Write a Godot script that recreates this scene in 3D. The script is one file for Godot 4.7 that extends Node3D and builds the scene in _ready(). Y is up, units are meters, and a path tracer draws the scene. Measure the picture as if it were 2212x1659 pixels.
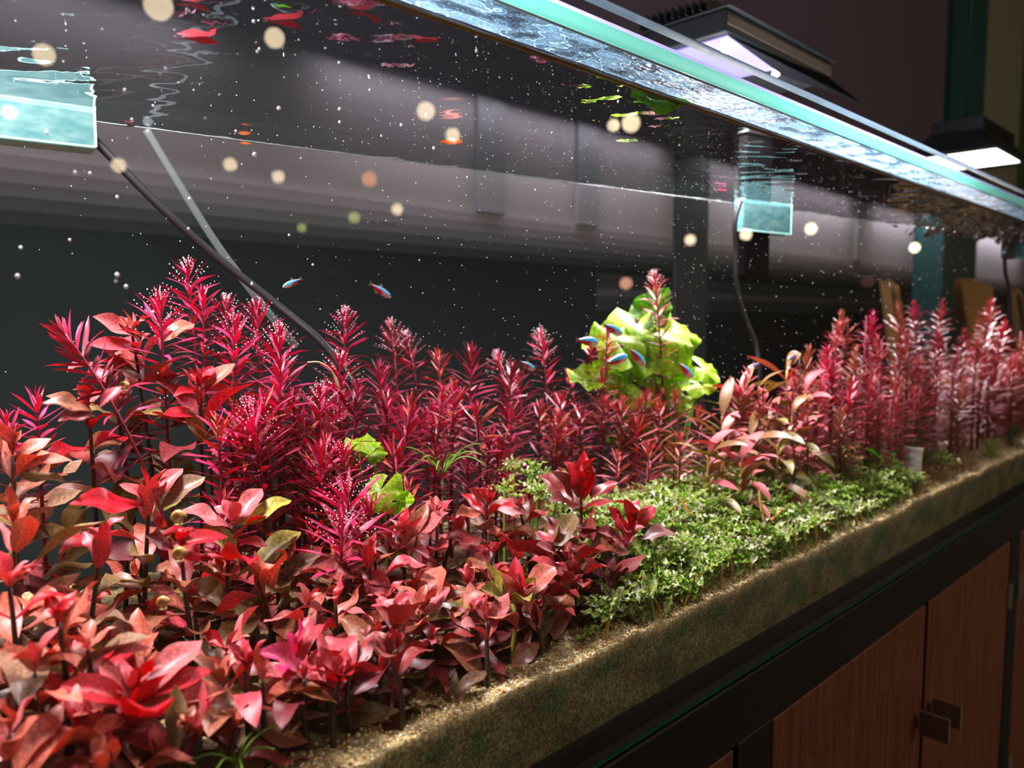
extends Node3D

# ---------------------------------------------------------------- camera numbers
const FOCAL := 1664.0                       # focal length in pixels of a 2212 x 1659 frame
const EYE := Vector3(0.0, 1.15, 0.382)      # the front glass stands at z = 0
const O := 1.15                             # heights below are written relative to the eye
const WATER := 1.15 + 0.190
const BED := 1.15 - 0.279                   # top of the sand at the front glass
const TANK_LEFT := -0.55
const TANK_RIGHT := 2.75

var view := Basis()
var rng := RandomNumberGenerator.new()
var taken := {}
var M := {}
var broad_leaves: Array = []
var show_leaves: Array = []
var needle_leaves: Array = []
var ruffle_leaves: Array = []
var lance_leaves: Array = []
var lotus_leaves: Array = []
var bead: ArrayMesh
var wobble := FastNoiseLite.new()


func _ready() -> void:
	rng.seed = 20240611
	wobble.seed = 5
	wobble.frequency = 1.0
	# ------------------------------------------------------------ camera
	view = Basis.from_euler(Vector3(deg_to_rad(-4.85), deg_to_rad(-44.27), 0.0))
	var cam := Camera3D.new()
	cam.name = "camera"
	var lens := CameraAttributesPhysical.new()
	lens.frustum_focal_length = 24.07
	lens.frustum_focus_distance = 0.68
	lens.exposure_aperture = 5.0
	cam.attributes = lens
	cam.transform = Transform3D(view, EYE)
	cam.fov = 53.0
	cam.near = 0.02
	cam.far = 60.0
	add_child(cam)
	cam.fov = 53.0
	cam.current = true
	# ------------------------------------------------------------ environment and exposure
	var we := WorldEnvironment.new()
	we.name = "environment"
	var env := Environment.new()
	env.background_mode = Environment.BG_COLOR
	env.background_color = Color(0.02, 0.02, 0.025)
	env.tonemap_mode = Environment.TONE_MAPPER_LINEAR
	env.tonemap_exposure = 1.14
	env.sdfgi_enabled = true
	env.ssao_enabled = true
	env.ssil_enabled = true
	we.environment = env
	add_child(we)
	# ------------------------------------------------------------ the lights over the tank (their fittings follow in tank_lamp)
	tank_light(Vector3(0.06, O + 0.405, -0.27), Vector2(0.24, 0.16), 6.6)
	tank_light(Vector3(1.12, O + 0.386, -0.27), Vector2(0.24, 0.13), 6.6)
	tank_light(Vector3(2.30, O + 0.398, -0.25), Vector2(0.24, 0.16), 2.9)
	# ------------------------------------------------------------ structure, then objects
	make_materials()
	make_leaf_meshes()
	room()
	aquarium()
	cabinet()
	lamps()
	sand_bed()
	equipment()
	plants()
	fish_and_small_things()
	reflected_pendants()


# ================================================================= helpers
func ray(px: float, py: float) -> Vector3:
	return view * Vector3((px - 1106.0) / FOCAL, -(py - 829.5) / FOCAL, -1.0)

func at(px: float, py: float, z: float) -> Vector3:
	var d := ray(px, py)
	return EYE + d * ((z - EYE.z) / d.z)

func at_level(px: float, py: float, y: float) -> Vector3:
	var d := ray(px, py)
	return EYE + d * ((y - EYE.y) / d.y)

func back_z(x: float) -> float:
	return -0.4556 + (x - 0.2) * 0.172

func on_back(px: float, py: float, gap: float) -> Vector3:
	var d := ray(px, py)
	# plane z = -0.4556 + (x - 0.2) * 0.172 + gap
	var t := (-0.4556 + gap + (EYE.x - 0.2) * 0.172 - EYE.z) / (d.z - d.x * 0.172)
	return EYE + d * t

func ground(x: float, z: float) -> float:
	var far: float = clampf(-z / 0.4, 0.0, 1.0)
	return BED + 0.0065 * wobble.get_noise_2d(x * 9.0, z * 9.0 + 3.0) + 0.003 * wobble.get_noise_2d(x * 31.0, z * 31.0) + 0.022 * far

func numbered(called: String) -> String:
	if not taken.has(called):
		taken[called] = 0
		return called
	taken[called] += 1
	return "%s_%03d" % [called, taken[called]]

func tag(o: Node, label := "", category := "", group := "", kind := "") -> Node:
	if label: o.set_meta("label", label)
	if category: o.set_meta("category", category)
	if group: o.set_meta("group", group)
	if kind: o.set_meta("kind", kind)
	return o

func thing(called: String, where: Vector3, label: String, category: String, group := "") -> Node3D:
	var o := Node3D.new()
	o.name = numbered(called)
	o.position = where
	add_child(o)
	tag(o, label, category, group)
	return o

func obj(called: String, mesh: Mesh, m: Material, parent: Node = null, x := Transform3D()) -> MeshInstance3D:
	var o := MeshInstance3D.new()
	o.mesh = mesh
	if m: o.material_override = m
	o.transform = x
	if parent == null:
		o.name = numbered(called)
		add_child(o)
	else:
		o.name = called
		parent.add_child(o, true)
	return o

func struct(called: String, mesh: Mesh, m: Material, x := Transform3D()) -> MeshInstance3D:
	var o := obj(called, mesh, m, null, x)
	o.set_meta("kind", "structure")
	return o

func start() -> SurfaceTool:
	var st := SurfaceTool.new()
	st.begin(Mesh.PRIMITIVE_TRIANGLES)
	return st

func done(st: SurfaceTool) -> ArrayMesh:
	st.generate_normals()
	return st.commit()

func quad(st: SurfaceTool, a: Vector3, b: Vector3, c: Vector3, d: Vector3) -> void:
	st.add_vertex(a); st.add_vertex(b); st.add_vertex(c)
	st.add_vertex(a); st.add_vertex(c); st.add_vertex(d)

# a chamfered box from lo to hi, each face turned outwards
func chamfered(st: SurfaceTool, lo: Vector3, hi: Vector3, r: float, x := Transform3D()) -> void:
	st.set_smooth_group(-1)
	var c := (lo + hi) * 0.5
	var h := (hi - lo) * 0.5
	r = minf(r, minf(h.x, minf(h.y, h.z)) * 0.9)
	var corner := func(s: Vector3, axis: int) -> Vector3:
		var k := h - Vector3(r, r, r)
		k[axis] = h[axis]
		return x * (c + s * k)
	for axis in 3:
		for s in [-1.0, 1.0]:
			var u := (axis + 1) % 3
			var v := (axis + 2) % 3
			var p: Array = []
			for k in [[-1, -1], [1, -1], [1, 1], [-1, 1]]:
				var n := Vector3.ZERO
				n[axis] = s; n[u] = k[0]; n[v] = k[1]
				p.append(corner.call(n, axis))
			if s > 0: p.reverse()
			quad(st, p[0], p[1], p[2], p[3])
	for axis in 3:
		var u := (axis + 1) % 3
		var v := (axis + 2) % 3
		for su in [-1.0, 1.0]:
			for sv in [-1.0, 1.0]:
				var a := Vector3.ZERO
				a[axis] = -1; a[u] = su; a[v] = sv
				var b := a
				b[axis] = 1
				var p := [corner.call(a, u), corner.call(b, u), corner.call(b, v), corner.call(a, v)]
				if su * sv < 0: p.reverse()
				quad(st, p[0], p[1], p[2], p[3])
	for sx in [-1.0, 1.0]:
		for sy in [-1.0, 1.0]:
			for sz in [-1.0, 1.0]:
				var s := Vector3(sx, sy, sz)
				var p := [corner.call(s, 0), corner.call(s, 1), corner.call(s, 2)]
				if sx * sy * sz > 0: p.reverse()
				for k in p: st.add_vertex(k)

func boxm(lo: Vector3, hi: Vector3, r := 0.001) -> ArrayMesh:
	var st := start()
	chamfered(st, lo, hi, r)
	return done(st)

func sized(c: Vector3, s: Vector3, r := 0.001) -> ArrayMesh:
	return boxm(c - s * 0.5, c + s * 0.5, r)

# a tube through the points; radii one per point
func tube(st: SurfaceTool, pts: Array, radii: Array, sides := 7, caps := true) -> void:
	st.set_smooth_group(0)
	var rings: Array = []
	var up := Vector3(0.31, 0.2, 0.93)
	for i in pts.size():
		var a: Vector3 = pts[maxi(i - 1, 0)]
		var b: Vector3 = pts[mini(i + 1, pts.size() - 1)]
		var t := (b - a).normalized()
		var n := up - t * up.dot(t)
		if n.length() < 0.05: n = Vector3(1, 0, 0) - t * t.x
		n = n.normalized()
		up = n
		var w := t.cross(n)
		var ring: Array = []
		for k in sides:
			var f := TAU * k / sides
			ring.append(pts[i] + (n * cos(f) + w * sin(f)) * radii[i])
		rings.append(ring)
	for i in pts.size() - 1:
		for k in sides:
			var l := (k + 1) % sides
			quad(st, rings[i][k], rings[i + 1][k], rings[i + 1][l], rings[i][l])
	if caps:
		for k in sides:
			var l := (k + 1) % sides
			st.add_vertex(pts[0]); st.add_vertex(rings[0][k]); st.add_vertex(rings[0][l])
			var e := pts.size() - 1
			st.add_vertex(pts[e]); st.add_vertex(rings[e][l]); st.add_vertex(rings[e][k])

func tubem(pts: Array, radii: Array, sides := 7) -> ArrayMesh:
	var st := start()
	tube(st, pts, radii, sides)
	return done(st)

func curve(a: Vector3, b: Vector3, c: Vector3, n: int) -> Array:
	var out: Array = []
	for i in n + 1:
		var t := float(i) / n
		out.append(a.lerp(b, t).lerp(b.lerp(c, t), t))
	return out

func through(keys: Array, n: int) -> Array:
	var cv := Curve3D.new()
	for i in keys.size():
		var a: Vector3 = keys[maxi(i - 1, 0)]
		var b: Vector3 = keys[mini(i + 1, keys.size() - 1)]
		var t := (b - a) / 6.0
		cv.add_point(keys[i], -t, t)
	var out: Array = []
	var l := cv.get_baked_length()
	for i in n + 1:
		out.append(cv.sample_baked(l * i / n, true))
	return out

func same(r: float, n: int) -> Array:
	var out: Array = []
	out.resize(n)
	out.fill(r)
	return out

# a lathe round y: profile of (radius, height)
func lathe(st: SurfaceTool, profile: Array, sides := 20, x := Transform3D()) -> void:
	st.set_smooth_group(0)
	for i in profile.size() - 1:
		for k in sides:
			var f := TAU * k / sides
			var g := TAU * (k + 1) / sides
			var p: Vector2 = profile[i]
			var q: Vector2 = profile[i + 1]
			quad(st, x * Vector3(p.x * cos(f), p.y, p.x * sin(f)), x * Vector3(q.x * cos(f), q.y, q.x * sin(f)), x * Vector3(q.x * cos(g), q.y, q.x * sin(g)), x * Vector3(p.x * cos(g), p.y, p.x * sin(g)))

func lathem(profile: Array, sides := 20) -> ArrayMesh:
	var st := start()
	lathe(st, profile, sides)
	return done(st)

func ball(r: float, rows := 4, sides := 8, squash := 1.0) -> ArrayMesh:
	var p: Array = []
	for i in rows + 1:
		var a := -PI / 2 + PI * i / rows
		p.append(Vector2(maxf(r * cos(a), 0.00001), r * sin(a) * squash))
	return lathem(p, sides)

func scatter(called: String, mesh: Mesh, m: Material, places: Array, parent: Node, label := "", category := "") -> MultiMeshInstance3D:
	var mm := MultiMesh.new()
	mm.transform_format = MultiMesh.TRANSFORM_3D
	mm.mesh = mesh
	mm.instance_count = places.size()
	for i in places.size():
		mm.set_instance_transform(i, places[i])
	var o := MultiMeshInstance3D.new()
	o.multimesh = mm
	o.material_override = m
	o.set_meta("kind", "stuff")
	if parent == null:
		o.name = numbered(called)
		add_child(o)
		tag(o, label, category)
	else:
		o.name = called
		parent.add_child(o, true)
	return o

func rnd(a: float, b: float) -> float:
	return rng.randf_range(a, b)

func pick(a: Array) -> Variant:
	return a[rng.randi() % a.size()]


# ================================================================= materials
func mat(c: Color, rough := 0.6, metal := 0.0) -> StandardMaterial3D:
	var m := StandardMaterial3D.new()
	m.albedo_color = c
	m.roughness = rough
	m.metallic = metal
	m.cull_mode = BaseMaterial3D.CULL_DISABLED
	return m

func pane(c: Color, alpha: float) -> StandardMaterial3D:
	var m := mat(Color(c.r, c.g, c.b, alpha), 0.0)
	m.transparency = BaseMaterial3D.TRANSPARENCY_ALPHA
	return m

func leafy(c: Color, through_color: Color, tex: Texture2D, rough := 0.4) -> StandardMaterial3D:
	var m := mat(c, rough)
	m.albedo_texture = tex
	m.vertex_color_use_as_albedo = true
	m.backlight_enabled = true
	m.backlight = through_color
	return m

func glowing(c: Color, energy: float) -> StandardMaterial3D:
	var m := mat(Color(0.8, 0.8, 0.8), 0.5)
	m.emission_enabled = true
	m.emission = c
	m.emission_energy_multiplier = energy
	return m

func noise_tex(freq: float, octaves: int, a: Color, b: Color, seed_: int, size := 512, kind := FastNoiseLite.TYPE_SIMPLEX_SMOOTH) -> ImageTexture:
	var n := FastNoiseLite.new()
	n.noise_type = kind
	n.seed = seed_
	n.frequency = freq
	n.fractal_octaves = octaves
	var im := n.get_seamless_image(size, size)
	var out := Image.create(size, size, false, Image.FORMAT_RGB8)
	for y in size:
		for x in size:
			out.set_pixel(x, y, a.lerp(b, im.get_pixel(x, y).r))
	return ImageTexture.create_from_image(out)

func leaf_texture() -> ImageTexture:
	var w := 128
	var h := 256
	var im := Image.create(w, h, false, Image.FORMAT_RGB8)
	var n := FastNoiseLite.new()
	n.seed = 8
	n.frequency = 0.05
	n.fractal_octaves = 4
	for y in h:
		for x in w:
			var u := absf((x + 0.5) / w * 2.0 - 1.0)
			var t := (y + 0.5) / h
			var v := 0.78 + 0.24 * n.get_noise_2d(x, y)
			var side := fposmod(t * 9.0 - u * 1.7 + 0.04 * n.get_noise_2d(x * 2.0, y * 2.0), 1.0)
			v -= 0.22 * smoothstep(0.11, 0.0, absf(side - 0.5)) * (1.0 - 0.8 * u)
			v += 0.30 * smoothstep(0.07, 0.015, u) * (1.0 - t * 0.7)
			v += 0.10 * smoothstep(0.92, 1.0, u)
			v = clampf(v, 0.0, 1.0)
			im.set_pixel(x, y, Color(v, v, v))
	return ImageTexture.create_from_image(im)

func wood_texture() -> ImageTexture:
	var s := 512
	var im := Image.create(s, s, false, Image.FORMAT_RGB8)
	var n := FastNoiseLite.new()
	n.seed = 21
	n.frequency = 0.011
	n.fractal_octaves = 3
	for y in s:
		for x in s:
			var a := n.get_noise_2d(x * 6.0, y * 0.35)
			var b := n.get_noise_2d(x * 22.0, y * 1.2 + 400.0)
			var k := clampf(0.5 + a * 0.55 + b * 0.3, 0.0, 1.0)
			im.set_pixel(x, y, Color(0.37, 0.185, 0.115).lerp(Color(0.60, 0.36, 0.245), k))
	return ImageTexture.create_from_image(im)

func splash_texture() -> ImageTexture:
	# dried water marks: pale outlines of evaporated puddles and fine droplets
	var s := 512
	var im := Image.create(s, s, false, Image.FORMAT_RGB8)
	var n := FastNoiseLite.new()
	n.seed = 77
	n.frequency = 0.008
	n.fractal_octaves = 3
	var f := FastNoiseLite.new()
	f.seed = 3
	f.frequency = 0.11
	for y in s:
		for x in s:
			var a := n.get_noise_2d(x, y)
			var ring := smoothstep(0.035, 0.0, absf(a - 0.08)) + smoothstep(0.02, 0.0, absf(a + 0.16)) * 0.7
			var spots := smoothstep(0.30, 0.6, f.get_noise_2d(x, y))
			var v := clampf(0.34 + 0.34 * a + 0.6 * ring + 0.5 * spots, 0.0, 1.0)
			im.set_pixel(x, y, Color(v * 0.88, v * 0.98, v))
	return ImageTexture.create_from_image(im)

func sand_texture() -> ImageTexture:
	var s := 512
	var im := Image.create(s, s, false, Image.FORMAT_RGB8)
	var g := FastNoiseLite.new()
	g.noise_type = FastNoiseLite.TYPE_CELLULAR
	g.cellular_return_type = FastNoiseLite.RETURN_CELL_VALUE
	g.seed = 11
	g.frequency = 0.16
	for y in s:
		for x in s:
			var v := g.get_noise_2d(x, y) * 0.5 + 0.5
			var c := Color(0.34, 0.28, 0.17).lerp(Color(1.0, 0.97, 0.84), pow(v, 1.2))
			if v > 0.93: c = Color(0.97, 0.94, 0.85)
			elif v < 0.05: c = Color(0.55, 0.28, 0.13)
			im.set_pixel(x, y, c)
	return ImageTexture.create_from_image(im)

func make_materials() -> void:
	var leaf := leaf_texture()
	var red := Color(0.95, 0.12, 0.16)
	M.crown = leafy(Color(0.90, 0.12, 0.20), Color(0.75, 0.12, 0.17), leaf)
	M.pink = leafy(Color(0.97, 0.50, 0.50), Color(0.65, 0.20, 0.22), leaf, 0.46)
	M.rose = leafy(Color(0.93, 0.33, 0.38), Color(0.65, 0.15, 0.20), leaf, 0.46)
	M.coral = leafy(Color(0.94, 0.50, 0.40), Color(0.62, 0.25, 0.16), leaf, 0.46)
	M.rust = leafy(Color(0.70, 0.42, 0.29), Color(0.50, 0.25, 0.10), leaf, 0.42)
	M.brown = leafy(Color(0.60, 0.48, 0.28), Color(0.42, 0.32, 0.10), leaf, 0.42)
	M.olive = leafy(Color(0.70, 0.64, 0.30), Color(0.48, 0.44, 0.12), leaf, 0.42)
	M.lime = leafy(Color(0.80, 0.76, 0.30), Color(0.50, 0.55, 0.15), leaf, 0.42)
	M.taupe = leafy(Color(0.64, 0.49, 0.38), Color(0.4, 0.25, 0.15), leaf, 0.42)
	M.wine = leafy(Color(0.52, 0.17, 0.19), Color(0.50, 0.08, 0.08), leaf, 0.46)
	M.maroon = leafy(Color(0.68, 0.25, 0.24), Color(0.60, 0.12, 0.10), leaf, 0.46)
	M.magenta = leafy(Color(0.95, 0.24, 0.50), Color(0.75, 0.12, 0.34), leaf, 0.46)
	M.crimson = leafy(Color(0.89, 0.22, 0.42), Color(0.70, 0.10, 0.26), leaf, 0.46)
	M.plum = leafy(Color(0.66, 0.18, 0.29), Color(0.50, 0.10, 0.17), leaf, 0.4)
	M.ember = leafy(Color(0.90, 0.42, 0.32), Color(0.65, 0.25, 0.14), leaf, 0.42)
	M.salmon = leafy(Color(0.93, 0.42, 0.46), Color(0.60, 0.20, 0.24), leaf, 0.6)
	M.sienna = leafy(Color(0.84, 0.50, 0.38), Color(0.55, 0.28, 0.16), leaf, 0.45)
	M.tan_leaf = leafy(Color(0.76, 0.56, 0.33), Color(0.7, 0.5, 0.2), leaf, 0.42)
	M.green = leafy(Color(0.68, 0.80, 0.32), Color(0.45, 0.7, 0.12), leaf, 0.34)
	M.fresh = leafy(Color(0.86, 0.92, 0.48), Color(0.55, 0.8, 0.2), leaf, 0.34)
	M.sage = leafy(Color(0.90, 0.91, 0.68), Color(0.5, 0.6, 0.3), leaf, 0.46)
	M.forest = leafy(Color(0.22, 0.50, 0.10), Color(0.2, 0.5, 0.08), leaf, 0.4)
	M.lotus = leafy(Color(0.74, 0.90, 0.14), Color(0.75, 1.0, 0.1), leaf, 0.46)
	M.lotus_dark = leafy(Color(0.42, 0.66, 0.10), Color(0.4, 0.7, 0.06), leaf, 0.46)
	M.leafgreen = leafy(Color(0.40, 0.78, 0.24), Color(0.4, 0.8, 0.2), leaf, 0.46)
	M.moss = leafy(Color(0.30, 0.58, 0.10), Color(0.3, 0.6, 0.1), leaf, 0.6)
	M.stem_dark = mat(Color(0.20, 0.12, 0.06), 0.5)
	M.stem_olive = mat(Color(0.42, 0.38, 0.10), 0.5)
	M.stem_red = mat(Color(0.42, 0.06, 0.14), 0.5)
	M.stem_tan = mat(Color(0.74, 0.58, 0.24), 0.5)
	M.stem_green = mat(Color(0.42, 0.58, 0.16), 0.5)
	M.root = mat(Color(0.82, 0.74, 0.52), 0.6)
	M.bead = mat(Color(0.97, 0.93, 0.94), 0.08)
	M.bubble = mat(Color(0.95, 0.96, 0.96), 0.12)
	# glass and water
	M.glass = pane(Color(0.75, 0.85, 0.82), 0.004)
	M.glass_inner = pane(Color(0.75, 0.85, 0.82), 0.004)
	M.glass_inner.metallic_specular = 0.1      # glass against water hardly reflects
	M.back_glass = pane(Color(0.35, 0.42, 0.40), 0.02)
	M.back_glass.metallic_specular = 0.12
	M.edge = mat(Color(0.50, 0.60, 0.60), 0.12)
	M.edge.backlight_enabled = true
	M.edge.backlight = Color(0.3, 0.4, 0.38)
	M.edge_low = mat(Color(0.05, 0.42, 0.33), 0.15)
	M.brace_edge = mat(Color(0.72, 0.90, 0.88), 0.15)
	M.brace_edge.backlight_enabled = true
	M.brace_edge.backlight = Color(0.60, 0.82, 0.78)
	M.brace_face = mat(Color(0.85, 0.92, 1.0), 0.25)
	M.brace_face.albedo_texture = splash_texture()
	M.brace_face.uv1_triplanar = true
	M.brace_face.uv1_world_triplanar = true
	M.brace_face.uv1_scale = Vector3(4.0, 9.0, 9.0)
	M.brace_face.backlight_enabled = true
	M.brace_face.backlight = Color(0.85, 0.95, 1.0)
	M.brace_face.heightmap_enabled = true
	M.brace_face.heightmap_texture = noise_tex(0.06, 3, Color.BLACK, Color.WHITE, 14, 256)
	M.brace_face.heightmap_scale = 0.12
	M.silicone_caustic = mat(Color(0.72, 0.70, 0.80), 0.2)
	M.silicone_caustic.backlight_enabled = true
	M.silicone_caustic.backlight = Color(0.9, 0.88, 1.0)
	M.clip = mat(Color(0.36, 0.46, 0.45), 0.1)
	M.clip.albedo_texture = noise_tex(0.02, 4, Color(0.55, 0.75, 0.78), Color(1.0, 1.0, 0.98), 9, 256)
	M.clip.uv1_triplanar = true
	M.clip.uv1_world_triplanar = true
	M.clip.uv1_scale = Vector3(7, 14, 7)
	M.clip.backlight_enabled = true
	M.clip.backlight = Color(0.28, 0.40, 0.40)
	M.water = mat(Color(0.82, 0.86, 0.88, 0.76), 0.02, 1.0)
	M.water.transparency = BaseMaterial3D.TRANSPARENCY_ALPHA
	M.water.albedo_texture = noise_tex(0.02, 2, Color(0.94, 0.95, 0.96), Color(1, 1, 1), 31, 64)
	M.meniscus = mat(Color(0.36, 0.28, 0.10), 0.15)  # olive stands in for what the rim of water mirrors
	M.meniscus_back = mat(Color(0.50, 0.53, 0.53), 0.2)
	# sand
	var sand := sand_texture()
	M.sand = mat(Color(1, 1, 1), 0.75)
	M.sand.albedo_texture = sand
	M.sand.vertex_color_use_as_albedo = true
	M.sand.uv1_triplanar = true
	M.sand.uv1_world_triplanar = true
	M.sand.uv1_scale = Vector3(6.3, 6.3, 6.3)
	M.sand.heightmap_enabled = true
	M.sand.heightmap_texture = sand
	M.sand.heightmap_scale = 0.06
	M.grain = mat(Color(0.84, 0.74, 0.50), 0.45)
	M.grain_pale = mat(Color(0.95, 0.91, 0.78), 0.35)
	M.grain_rust = mat(Color(0.66, 0.36, 0.17), 0.5)
	# cabinet
	M.black = mat(Color(0.075, 0.078, 0.085), 0.45)
	M.black_gloss = mat(Color(0.05, 0.05, 0.055), 0.2)
	M.void = mat(Color(0.02, 0.02, 0.02), 0.9)
	M.wood = mat(Color(1, 1, 1), 0.5)
	M.wood.albedo_texture = wood_texture()
	M.wood.uv1_triplanar = true
	M.wood.uv1_scale = Vector3(2.2, 1.6, 2.2)
	M.edge_wood = mat(Color(0.28, 0.12, 0.08), 0.6)
	M.box_black = mat(Color(0.025, 0.025, 0.03), 0.6)
	M.box_black.metallic_specular = 0.15
	M.clip_far = M.clip.duplicate()
	M.clip_far.albedo_color = Color(0.52, 0.68, 0.68)
	M.clip_far.backlight = Color(0.45, 0.65, 0.65)
	M.steel = mat(Color(0.66, 0.60, 0.56), 0.45, 0.15)
	M.steel_bright = mat(Color(0.72, 0.70, 0.66), 0.4, 0.3)
	# lamps
	M.lamp_body = mat(Color(0.10, 0.10, 0.11), 0.45, 0.2)
	M.lamp_side = mat(Color(0.30, 0.24, 0.20), 0.5, 0.3)  # tan puts a lit reflection into the strip's colour
	M.lamp_fin = mat(Color(0.06, 0.06, 0.07), 0.5, 0.3)
	M.lamp_lilac = mat(Color(0.62, 0.58, 0.80), 0.3)
	M.led = glowing(Color(1.0, 0.98, 0.93), 3.2)
	M.led_point = glowing(Color(0.95, 1.0, 0.92), 6.0)
	# room
	M.wall_dark = mat(Color(0.40, 0.35, 0.44), 0.8)
	M.wall_grey = mat(Color(0.62, 0.60, 0.62), 0.8)
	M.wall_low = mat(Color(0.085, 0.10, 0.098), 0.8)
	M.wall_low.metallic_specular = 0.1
	M.painted_fade_a = mat(Color(0.52, 0.505, 0.52), 0.8)
	M.painted_fade_b = mat(Color(0.42, 0.41, 0.42), 0.8)
	M.painted_fade_c = mat(Color(0.32, 0.32, 0.325), 0.8)
	M.painted_fade_d = mat(Color(0.22, 0.225, 0.225), 0.8)
	M.painted_fade_e = mat(Color(0.145, 0.155, 0.155), 0.8)
	M.wall_room = mat(Color(0.22, 0.20, 0.19), 0.85)
	for q in [M.painted_fade_a, M.painted_fade_b, M.painted_fade_c, M.painted_fade_d, M.painted_fade_e]: q.metallic_specular = 0.1
	M.teal = mat(Color(0.05, 0.31, 0.32), 0.7)
	M.olive_wall = mat(Color(0.56, 0.59, 0.52), 0.8)
	M.green_wall = mat(Color(0.24, 0.34, 0.20), 0.8)
	M.floor = mat(Color(0.20, 0.17, 0.15), 0.5)
	M.pillar = mat(Color(0.10, 0.13, 0.14), 0.6)
	M.pillar_pale = mat(Color(0.55, 0.555, 0.58), 0.7)
	M.rail = mat(Color(0.22, 0.235, 0.23), 0.7)
	M.chair_tan = mat(Color(0.72, 0.55, 0.32), 0.7)
	M.chair_leg = mat(Color(0.12, 0.09, 0.07), 0.5)
	# equipment
	M.hose = mat(Color(0.03, 0.03, 0.035), 0.55)
	M.clear_tube = mat(Color(0.42, 0.46, 0.46, 0.34), 0.3)
	M.clear_tube.transparency = BaseMaterial3D.TRANSPARENCY_ALPHA
	M.clear_tube.albedo_texture = noise_tex(0.02, 1, Color(0.97, 0.97, 0.97), Color(1, 1, 1), 41, 64)
	M.plastic_white = mat(Color(0.96, 0.96, 0.95), 0.35)
	M.mirrored_brown = leafy(Color(0.26, 0.17, 0.09), Color(0.3, 0.2, 0.08), leaf, 0.8)  # brown of the mirrored far plants, put on a leaf mat
	M.shell = mat(Color(0.62, 0.50, 0.26), 0.3)
	M.fish_body = mat(Color(0.95, 0.95, 0.95), 0.25, 0.25)
	M.fish_body.vertex_color_use_as_albedo = true
	M.fish_blue = mat(Color(0.02, 0.68, 0.90), 0.5, 0.0)
	M.fish_blue.backlight_enabled = true
	M.fish_blue.backlight = Color(0.02, 0.7, 0.9)
	M.fish_violet = mat(Color(0.25, 0.35, 0.98), 0.35)
	M.fin = mat(Color(0.66, 0.62, 0.60, 0.3), 0.4)
	M.fin.transparency = BaseMaterial3D.TRANSPARENCY_ALPHA
	M.fin.albedo_texture = M.clear_tube.albedo_texture
	M.fish_eye = mat(Color(0.02, 0.02, 0.03), 0.1)
	M.floating_red = leafy(Color(0.66, 0.12, 0.17), Color(0.3, 0.06, 0.08), leaf)
	M.floating_orange = leafy(Color(0.92, 0.42, 0.12), Color(0.9, 0.4, 0.1), leaf)
	M.floating_green = leafy(Color(0.56, 0.76, 0.04), Color(0.6, 0.9, 0.02), leaf)
	M.floating_magenta = leafy(Color(0.95, 0.10, 0.62), Color(1.0, 0.1, 0.6), leaf)


# ================================================================= leaf meshes, one unit long, growing along +x with the face up
func leaf_mesh(w: float, rise: float, curl: float, wave: float, freq: float, fold: float, twist: float, belly: float, rows: int, cols: int, phase: float, tipshade := 1.05) -> ArrayMesh:
	var st := start()
	st.set_smooth_group(0)
	var spine := Vector2.ZERO
	var grid: Array = []
	for i in rows + 1:
		var t := float(i) / rows
		var a := rise + curl * t
		if i > 0: spine += Vector2(cos(a), sin(a)) / rows
		var hw := maxf(w * 0.5 * pow(sin(PI * clampf(pow(t, belly), 0.0, 1.0)), 0.86), 0.012 * (1.0 - t))
		var row: Array = []
		for j in cols + 1:
			var v := -1.0 + 2.0 * j / cols
			var z := v * hw
			var lift := fold * absf(z) + wave * hw * sin(t * freq + phase + (1.4 if v > 0 else 0.0)) * absf(v)
			var tw := twist * t
			var zz := z * cos(tw) - lift * sin(tw)
			var ll := z * sin(tw) + lift * cos(tw)
			var p := Vector3(spine.x - sin(a) * ll, spine.y + cos(a) * ll, zz)
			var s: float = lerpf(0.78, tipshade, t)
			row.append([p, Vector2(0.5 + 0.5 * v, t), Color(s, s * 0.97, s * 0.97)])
		grid.append(row)
	for i in rows:
		for j in cols:
			for k in [[i, j], [i + 1, j], [i + 1, j + 1], [i, j], [i + 1, j + 1], [i, j + 1]]:
				var e: Array = grid[k[0]][k[1]]
				st.set_uv(e[1])
				st.set_color(e[2])
				st.add_vertex(e[0])
	return done(st)

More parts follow.
